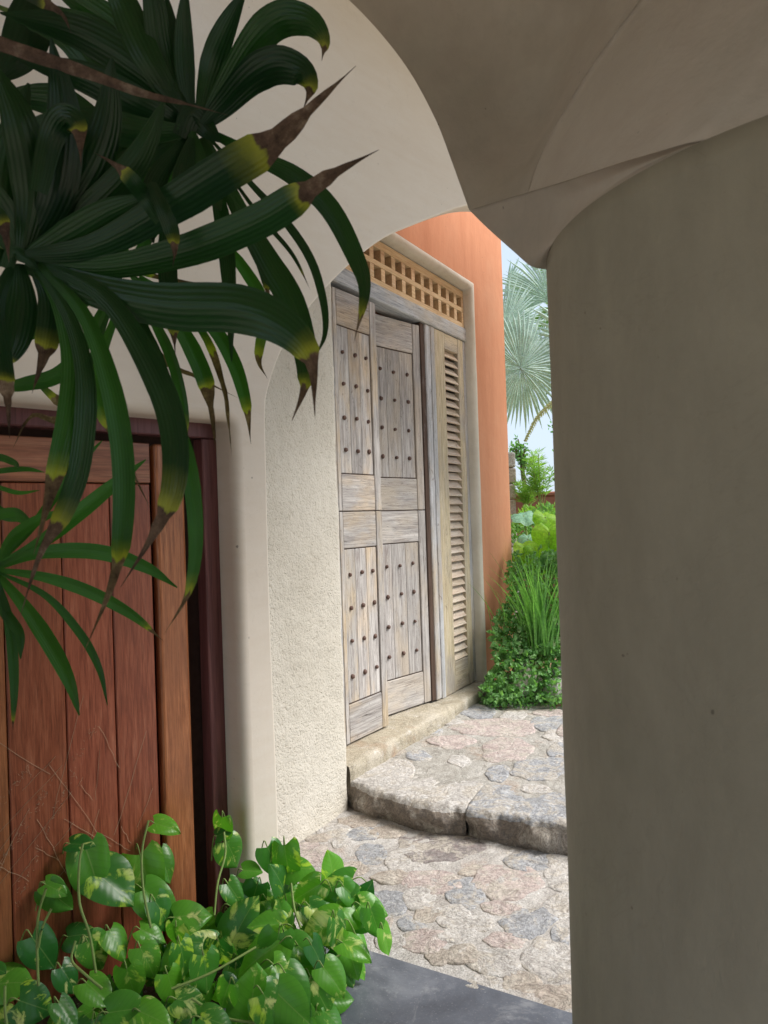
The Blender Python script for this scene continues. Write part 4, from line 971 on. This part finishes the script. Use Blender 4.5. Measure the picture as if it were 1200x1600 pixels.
# creeping ground cover
items = []
lefts = [(850, 815), (880, 798), (900, 790), (930, 796), (960, 778), (990, 768), (1020, 775), (1050, 768), (1075, 752), (1100, 760)]
def lb(y):
    for (a, b), (c, d) in zip(lefts[:-1], lefts[1:]):
        if a <= y <= c: return b + (d - b) * (y - a) / (c - a)
    return 800
def base_D(y): return 5.02 + max(0, (1095 - y)) / 200 * .62
for i in range(2300):
    y = 860 + 238 * Rg.random() ** .75; x = lb(y) + Rg.random() ** 1.2 * (960 - lb(y))
    if x > 985: continue
    D = base_D(y) + Rg.uniform(-.14, .16)
    c = at(x, y, D)
    if (c - P2).dot(NW) < -OX + .01 and x < 800: c += NW * (-(c - P2).dot(NW) - OX + .03 + .05 * Rg.random())
    if c.z < .13: c.z = .135 + .02 * Rg.random()
    h = rv(Rg, .5)
    for k in range(Rg.choice([3, 3, 4, 5])):
        t = (h + rv(Rg) * .9).normalized(); s = Rg.uniform(.022, .050)
        items.append((c + rv(Rg) * .012, t, (rv(Rg, 1.2) - fw * .6).normalized(), s, s * .72))
# trailing runners that spread onto the paving
for i in range(150):
    x = Rg.uniform(750, 900); y = Rg.uniform(1078, 1106) - abs(x - 790) * .02; c = gz(x, y, LZ + .015)
    for k in range(4): items.append((c + rv(Rg) * .015, (rv(Rg, .4)), (rv(Rg, 1.5)), .03, .02))
gc = leaves_mesh('ground_cover', items, MAT['cover'], None, 'stuff'); tag(gc, 'low creeping ground cover of small leaves against the orange wall', 'ground cover')
# strappy grass clump
def tuft(label, cx, cy, D, n, px_h, spread, seed, wid=.012, nm='grass_clump', mat='blade'):
    R = random.Random(seed); b0 = at(cx, cy, D); root = empty(nm, b0); vs = []; fs = []
    for i in range(n):
        a = R.uniform(0, 6.28); L = px_h * D / F * R.uniform(.55, 1.05); lean = R.uniform(.05, spread)
        dr = Vector((math.cos(a), math.sin(a), 0)); p0 = dr * R.uniform(0, .07) + Vector((R.uniform(-.08, .08), R.uniform(-.06, .06), -.05))
        side = Vector((-dr.y, dr.x, 0)); K = 7; k0 = len(vs)
        side = (side + RT * .8).normalized()
        for k in range(K + 1):
            u = k / K; p = p0 + Vector((0, 0, 1)) * (L * (u - .25 * lean * u * u)) + dr * (L * lean * u ** 1.8); w_ = wid * (1 - u ** 2.5) * .5 + .0006
            vs += [p - side * w_, p + side * w_]
        for k in range(K): a_ = k0 + 2 * k; fs.append((a_, a_ + 1, a_ + 3, a_ + 2))
    mesh_obj('blades', vs, fs, MAT[mat], root, True)['kind'] = 'stuff'; tag(root, label, 'grass clump', 'grass clumps in the garden bed')
tuft('tall clump of narrow upright green blades beside the orange wall', 842, 1010, 5.25, 95, 170, .55, 3)
tuft('second clump of dark narrow blades half hidden by the column', 905, 1000, 5.3, 60, 150, .5, 4)
tuft('thin sprig of wispy blades leaning out over the orange wall', 800, 1000, 5.4, 10, 120, .75, 9, .008)
# elephant ears
def ear(cx, cy, D, rpx, mat, seed, tilt, parent, base):
    R = random.Random(seed); c = at(cx, cy, D); r = rpx * D / F
    nr = (-fw + UP * tilt + RT * R.uniform(-.3, .3)).normalized(); s = nr.cross(Vector((0, 0, 1))).normalized(); t = s.cross(nr).normalized() * -1
    vs = [Vector()]; fs = []; n = 22; rings = 5
    for q in range(1, rings + 1):
        for i in range(n):
            a = 2 * math.pi * i / n; k = 1 - .28 * math.exp(-((a - math.pi) / .35) ** 2) + .12 * math.cos(a)
            rr = r * q / rings * k * (1 + .04 * math.sin(5 * a + seed)); z = -.30 * r * (q / rings) ** 2 * (1 + .6 * math.sin(a * 2 + seed)) + .10 * r * math.cos(7 * a + seed) * (q / rings) ** 2 + .25 * r * abs(math.sin(a)) * (q / rings)
            vs.append(t * (rr * math.cos(a)) + s * (rr * math.sin(a)) + nr * z)
    for i in range(n): fs.append((0, 1 + i, 1 + (i + 1) % n))
    for q in range(rings - 1):
        for i in range(n): a = 1 + q * n; b = a + n; j = (i + 1) % n; fs.append((a + i, b + i, b + j, a + j))
    o = mesh_obj('leaf', vs, fs, MAT[mat], parent, True, c - parent.location)
    st = catmull([c, c.lerp(base, .5) + nr * .05, base], 8); v2 = []; f2 = []; tube(v2, f2, [v - parent.location for v in st], .008, 6); mesh_obj('leaf_stalk', v2, f2, MAT['vine'], parent, True)
EE = empty('elephant_ear', at(850, 960, 5.9)); EE.location.z = .12; tag(EE, 'big leaved elephant ear plant with lime and blue green leaves', 'plant')
for i, (x, y, D, r_, mt, tl) in enumerate([(852, 808, 6.1, 21, 'lime', .9), (858, 832, 6.0, 27, 'lime', .5), (822, 862, 5.9, 24, 'lime', .2), (838, 870, 5.85, 26, 'lime', .1), (818, 806, 6.4, 20, 'bluel', 1.6), (825, 842, 6.2, 15, 'bluel', 1.0), (885, 850, 6.0, 34, 'lime', .6), (868, 872, 5.8, 24, 'cover', .5), (910, 820, 6.2, 36, 'bluel', .9)]):
    ear(x, y, D, r_, mt, i, tl, EE, EE.location + Vector((Rg.uniform(-.1, .1), Rg.uniform(-.1, .1), 0)))
# leafy shrubs
def bush(label, cx, cy, D, rx, ry, n, L, W, mat, seed, nm='leafy_shrub', cat='shrub', up=.6, stemn=6):
    R = random.Random(seed); c = at(cx, cy, D); root = empty(nm, (c.x, c.y, .1)); items = []; rx = rx * D / F; ry = ry * D / F
    for i in range(n):
        v = rv(R); q = R.random() ** .4; p = c + Vector((v.x * rx, v.y * rx, v.z * ry)) * q * (1 + .25 * fbm((v.x * 2, v.y * 2, v.z * 2 + seed), 2)); h = (v + Vector((0, 0, up))).normalized()
        for k in range(4): items.append((p - root.location + rv(R) * L * .3, (h + rv(R) * .7).normalized(), (rv(R, .8)).normalized(), L * R.uniform(.6, 1.2), W))
    leaves_mesh('foliage', items, MAT[mat], root); v2 = []; f2 = []
    for i in range(stemn):
        e = c + Vector((R.uniform(-.6, .6) * rx, R.uniform(-.6, .6) * rx, R.uniform(-.2, .7) * ry)) - root.location
        tube(v2, f2, catmull([Vector((0, 0, 0)), e * .5 + Vector((.02, .02, 0)), e], 6), .006, 5)
    mesh_obj('stems', v2, f2, MAT['cane'], root, True); tag(root, label, cat); return root
bush('mid green leafy shrub under the elephant ear leaves', 850, 880, 6.6, 70, 95, 620, .05, .03, 'cover', 31)
bush('yellow green bushy shrub just above the blue green leaves', 850, 815, 8.0, 50, 26, 300, .06, .028, 'feather', 32)
bush('broad dark hedge shrub hidden mostly by the column', 960, 870, 7.5, 90, 95, 400, .07, .04, 'cover', 33)
# feathery plants: whorls of narrow leaves on upright stems
def feathery(label, cx, cy, D, hpx, seed, nst=7):
    R = random.Random(seed); b = at(cx, cy, D); root = empty('feathery_shrub', b); items = []; v2 = []; f2 = []; hh = hpx * D / F
    for s in range(nst):
        a = R.uniform(0, 6.28); tip = Vector((math.cos(a) * R.uniform(.05, .26), math.sin(a) * R.uniform(.05, .26), hh * R.uniform(.65, 1))); sp = catmull([Vector(), tip * .5 + Vector((0, 0, .03)), tip], 8); tube(v2, f2, sp, .005, 5)
        for k in range(3, 9):
            for j in range(11):
                an = j * 2.4 + k; t = Vector((math.cos(an), math.sin(an), R.uniform(.2, .9))).normalized(); items.append((sp[k] + Vector((0, 0, R.uniform(-.02, .02))), t, rv(R, 1), R.uniform(.09, .16), .014))
    leaves_mesh('foliage', items, MAT['feather'], root); mesh_obj('stems', v2, f2, MAT['vine'], root, True); tag(root, label, 'shrub')
feathery('tall feathery green plant rising before the red garden wall', 846, 800, 9.0, 92, 41, 10)
feathery('smaller feathery plant with drooping leaves beside the pale pillar', 822, 805, 9.3, 50, 42, 6)
# red garden wall and pillar
gw = at(810, 800, 13.0)
GW = empty('garden_wall', (gw.x - .6, gw.y, 0), math.radians(-12)); tag(GW, 'low reddish brown garden wall far behind the plants', 'wall')
MAT['redw'] = plaster('red_wall', (.27, .10, .065), (.36, .15, .10), .9, .002, (1, 1, 1))
box('wall', 0, 9, 0, .25, -.05, 1.78, MAT['redw'], GW, .01); box('coping', -.02, 9.02, -.04, .29, 1.783, 1.86, MAT['redw'], GW, .02)
pc = at(801, 800, 9.6); GP = empty('stone_pillar', (pc.x - .17, pc.y, 0)); tag(GP, 'narrow pale pillar of stacked stones beside the orange wall corner', 'pillar')
for i in range(11):
    o = box('stone', -.19 + Rg.uniform(-.012, .012), .19 + Rg.uniform(-.012, .012), -.19, .19, .002, .205, MAT['st_cream' if i % 3 else 'st_tan'], GP, .02, 2); o.location.z = .21 * i
# sparse tree crown behind
def tree(label, cx, cy, D, rpx, n, seed, mat='cover', L=.11, trunk=True):
    R = random.Random(seed); c = at(cx, cy, D); root = empty('garden_tree', (c.x, c.y, 0)); v2 = []; f2 = []; items = []; r_ = rpx * D / F
    top_ = c - root.location; tube(v2, f2, catmull([Vector((0, 0, -.1)), Vector((.1, 0, top_.z * .4)), top_ - Vector((0, 0, r_ * .5))], 8), [.09 - .006 * i for i in range(9)], 7)
    for b in range(16):
        e = top_ + rv(R, .3) * r_ * R.uniform(.6, 1.1); s0 = top_ - Vector((0, 0, r_ * R.uniform(.1, .6))); sp = catmull([s0, s0.lerp(e, .5) + rv(R) * .1 * r_, e], 8); tube(v2, f2, sp, .014, 4)
        for k in range(2, 9):
            for j in range(n):
                p = sp[k] + rv(R) * R.uniform(.02, .25) * r_; items.append((p, rv(R, .2), rv(R, .5), L * R.uniform(.6, 1.2), L * .45))
    leaves_mesh('crown', items, MAT[mat], root); mesh_obj('trunk', v2, f2, MAT['cane'], root, True); tag(root, label, 'tree', 'trees beyond the garden wall')
tree('small tree with loose airy foliage above the garden wall', 815, 712, 14, 26, 3, 51)
tree('rounder tree farther right behind the column', 905, 700, 15, 60, 8, 52)
tree('leafy tree deep in the garden behind the red wall', 990, 720, 18, 75, 8, 53)
# silver fan palm
SPm = empty('silver_palm', at(852, 800, 9.2)); SPm.location.z = .05; tag(SPm, 'silver blue fan palm with huge round leaves against the sky', 'palm')
def fan(cx, cy, D, rpx, n, a0, a1, mat, seed, parent, cup=.25, sx=1.0):
    R = random.Random(seed); c = at(cx, cy, D); r_ = rpx * D / F; vs = []; fs = []; nf = (-fw * .9 + RT * .25 - UP * .1).normalized(); X = RT; Y = UP
    X = (RT - nf * RT.dot(nf)).normalized(); Y = nf.cross(X).normalized()
    for i in range(n):
        a = a0 + (a1 - a0) * (i + .5) / n; da = (a1 - a0) / n * .52; L = r_ * R.uniform(.82, 1.05) * (1 if math.sin(a) < .2 else 1.05)
        d = X * math.cos(a) * sx + Y * math.sin(a); sd_ = X * -math.sin(a) + Y * math.cos(a); k0 = len(vs); K = 6
        for k in range(K + 1):
            u = k / K; w_ = L * math.tan(da) * (u if u < .62 else .62 * (1 - ((u - .62) / .38) ** 1.2)) + .001
            z = cup * r_ * (u * u) * -.6 + R.uniform(-.01, .01); p = d * (L * u) + nf * z - Vector((0, 0, 1)) * (.10 * r_ * u ** 3)
            vs += [p - sd_ * w_, p + nf * w_ * .9, p + sd_ * w_]
        for k in range(K): a_ = k0 + 3 * k; fs += [(a_, a_ + 1, a_ + 4, a_ + 3), (a_ + 1, a_ + 2, a_ + 5, a_ + 4)]
    mesh_obj('leaf', vs, fs, MAT[mat], parent, False, c - parent.location)
    return c
tops = []
tops.append(fan(813, 575, 9.0, 98, 62, -math.pi, math.pi, 'silver', 1, SPm))
tops.append(fan(782, 520, 9.3, 98, 40, -.9, 1.45, 'silver', 2, SPm)); tops.append(fan(905, 540, 9.2, 95, 50, -math.pi, math.pi, 'silver', 3, SPm))
tops.append(fan(858, 470, 9.7, 90, 44, .1, math.pi * 1.1, 'silver', 4, SPm, .5)); tops.append(fan(790, 455, 9.9, 62, 26, -1.0, 1.4, 'silver', 6, SPm))
crown_ = at(905, 700, 9.5); v2 = []; f2 = []
for c in tops:
    tube(v2, f2, [v - SPm.location for v in catmull([crown_, crown_.lerp(c, .5) + Vector((0, .1, .08)), c], 8)], .02, 6)
mesh_obj('leaf_stalks', v2, f2, MAT['silver'], SPm, True)
v2 = []; f2 = []; tube(v2, f2, catmull([Vector((crown_.x, crown_.y, -.05)), (crown_ + Vector((crown_.x, crown_.y, 0))) * .5, crown_], 10) , [.16] * 11, 10)
mesh_obj('trunk', [v - SPm.location for v in v2], f2, MAT['cane'], SPm, True)
# green palm fronds behind, and a dry yellow one hanging
GPm = empty('green_palm', at(905, 800, 11)); GPm.location.z = .05; tag(GPm, 'green feather palm behind the silver one with a dry yellow frond hanging', 'palm')
def feather_frond(pts, D, Lp, mat, seed, parent, n=46, dr=.4):
    R = random.Random(seed); sp = catmull([at(x, y, D) for x, y in pts], n); v2 = []; f2 = []; L = Lp * D / F
    tube(v2, f2, [p - parent.location for p in sp], .012, 5)
    st = mesh_obj('frond_stalk', v2, f2, MAT[mat], parent, True); items = []
    for i in range(2, n):
        t = (sp[min(i + 1, n)] - sp[i - 1]).normalized()
        for s in (-1, 1):
            sd_ = t.cross(-fw).normalized() * s; d = (t * .8 + sd_ * .9 - Vector((0, 0, dr)) + rv(R) * .12).normalized(); items.append((sp[i] - parent.location, d, -fw + rv(R) * .3, L * (1 - .5 * i / n) * R.uniform(.8, 1.1), .022))
    leaves_mesh('leaflets', items, MAT[mat], parent)
feather_frond([(905, 470), (870, 452), (830, 450)], 11, 40, 'palmg', 1, GPm); feather_frond([(905, 460), (872, 425), (835, 405)], 11.2, 38, 'palmg', 2, GPm, dr=.1)
feather_frond([(905, 480), (868, 485), (838, 505)], 11.1, 40, 'palmg', 3, GPm); feather_frond([(900, 600), (862, 630), (838, 655), (820, 690)], 9.1, 11, 'dry', 4, GPm, 30, .5)
feather_frond([(905, 470), (940, 420), (990, 420)], 11.2, 42, 'palmg', 5, GPm)
v2 = []; f2 = []; gt = at(905, 475, 11); tube(v2, f2, catmull([Vector((gt.x, gt.y, 0)), Vector((gt.x + .05, gt.y, gt.z * .5)), gt], 10), [.11] * 11, 10); mesh_obj('trunk', [v - GPm.location for v in v2], f2, MAT['cane'], GPm, True)
# rocks in the bed
def rock(label, cx, cy, D, rx, ry, mat, seed):
    bm = bmesh.new(); bmesh.ops.create_icosphere(bm, subdivisions=4, radius=1); c = at(cx, cy, D)
    for v in bm.verts:
        d = v.co.normalized(); k = 1 + .28 * fbm((d.x * 1.3 + seed, d.y * 1.3, d.z * 1.3), 5)
        for ax in (Vector((1, .2, .3)), Vector((-.5, -.6, .9)), Vector((.1, -1, .1))): k = min(k, 1.02 / max(.05, d.dot(ax.normalized())) * .82) if d.dot(ax.normalized()) > .3 else k
        v.co = Vector((d.x * rx * D / F, d.y * rx * D / F, d.z * ry * D / F)) * k
    o = bm_obj('garden_rock', bm, MAT[mat], None, True); o.location = c; tag(o, label, 'rock', 'rocks at the back of the landing')
rock('tan boulder under the creeping plants at the back of the landing', 818, 1066, 5.22, 30, 24, 'st_tan', 1)
rock('small grey stone at the bed edge beside the column', 868, 1076, 5.05, 17, 16, 'st_cream', 5)
rock('blue grey stone behind the small stone near the column', 876, 1052, 5.15, 12, 10, 'st_blue', 7)
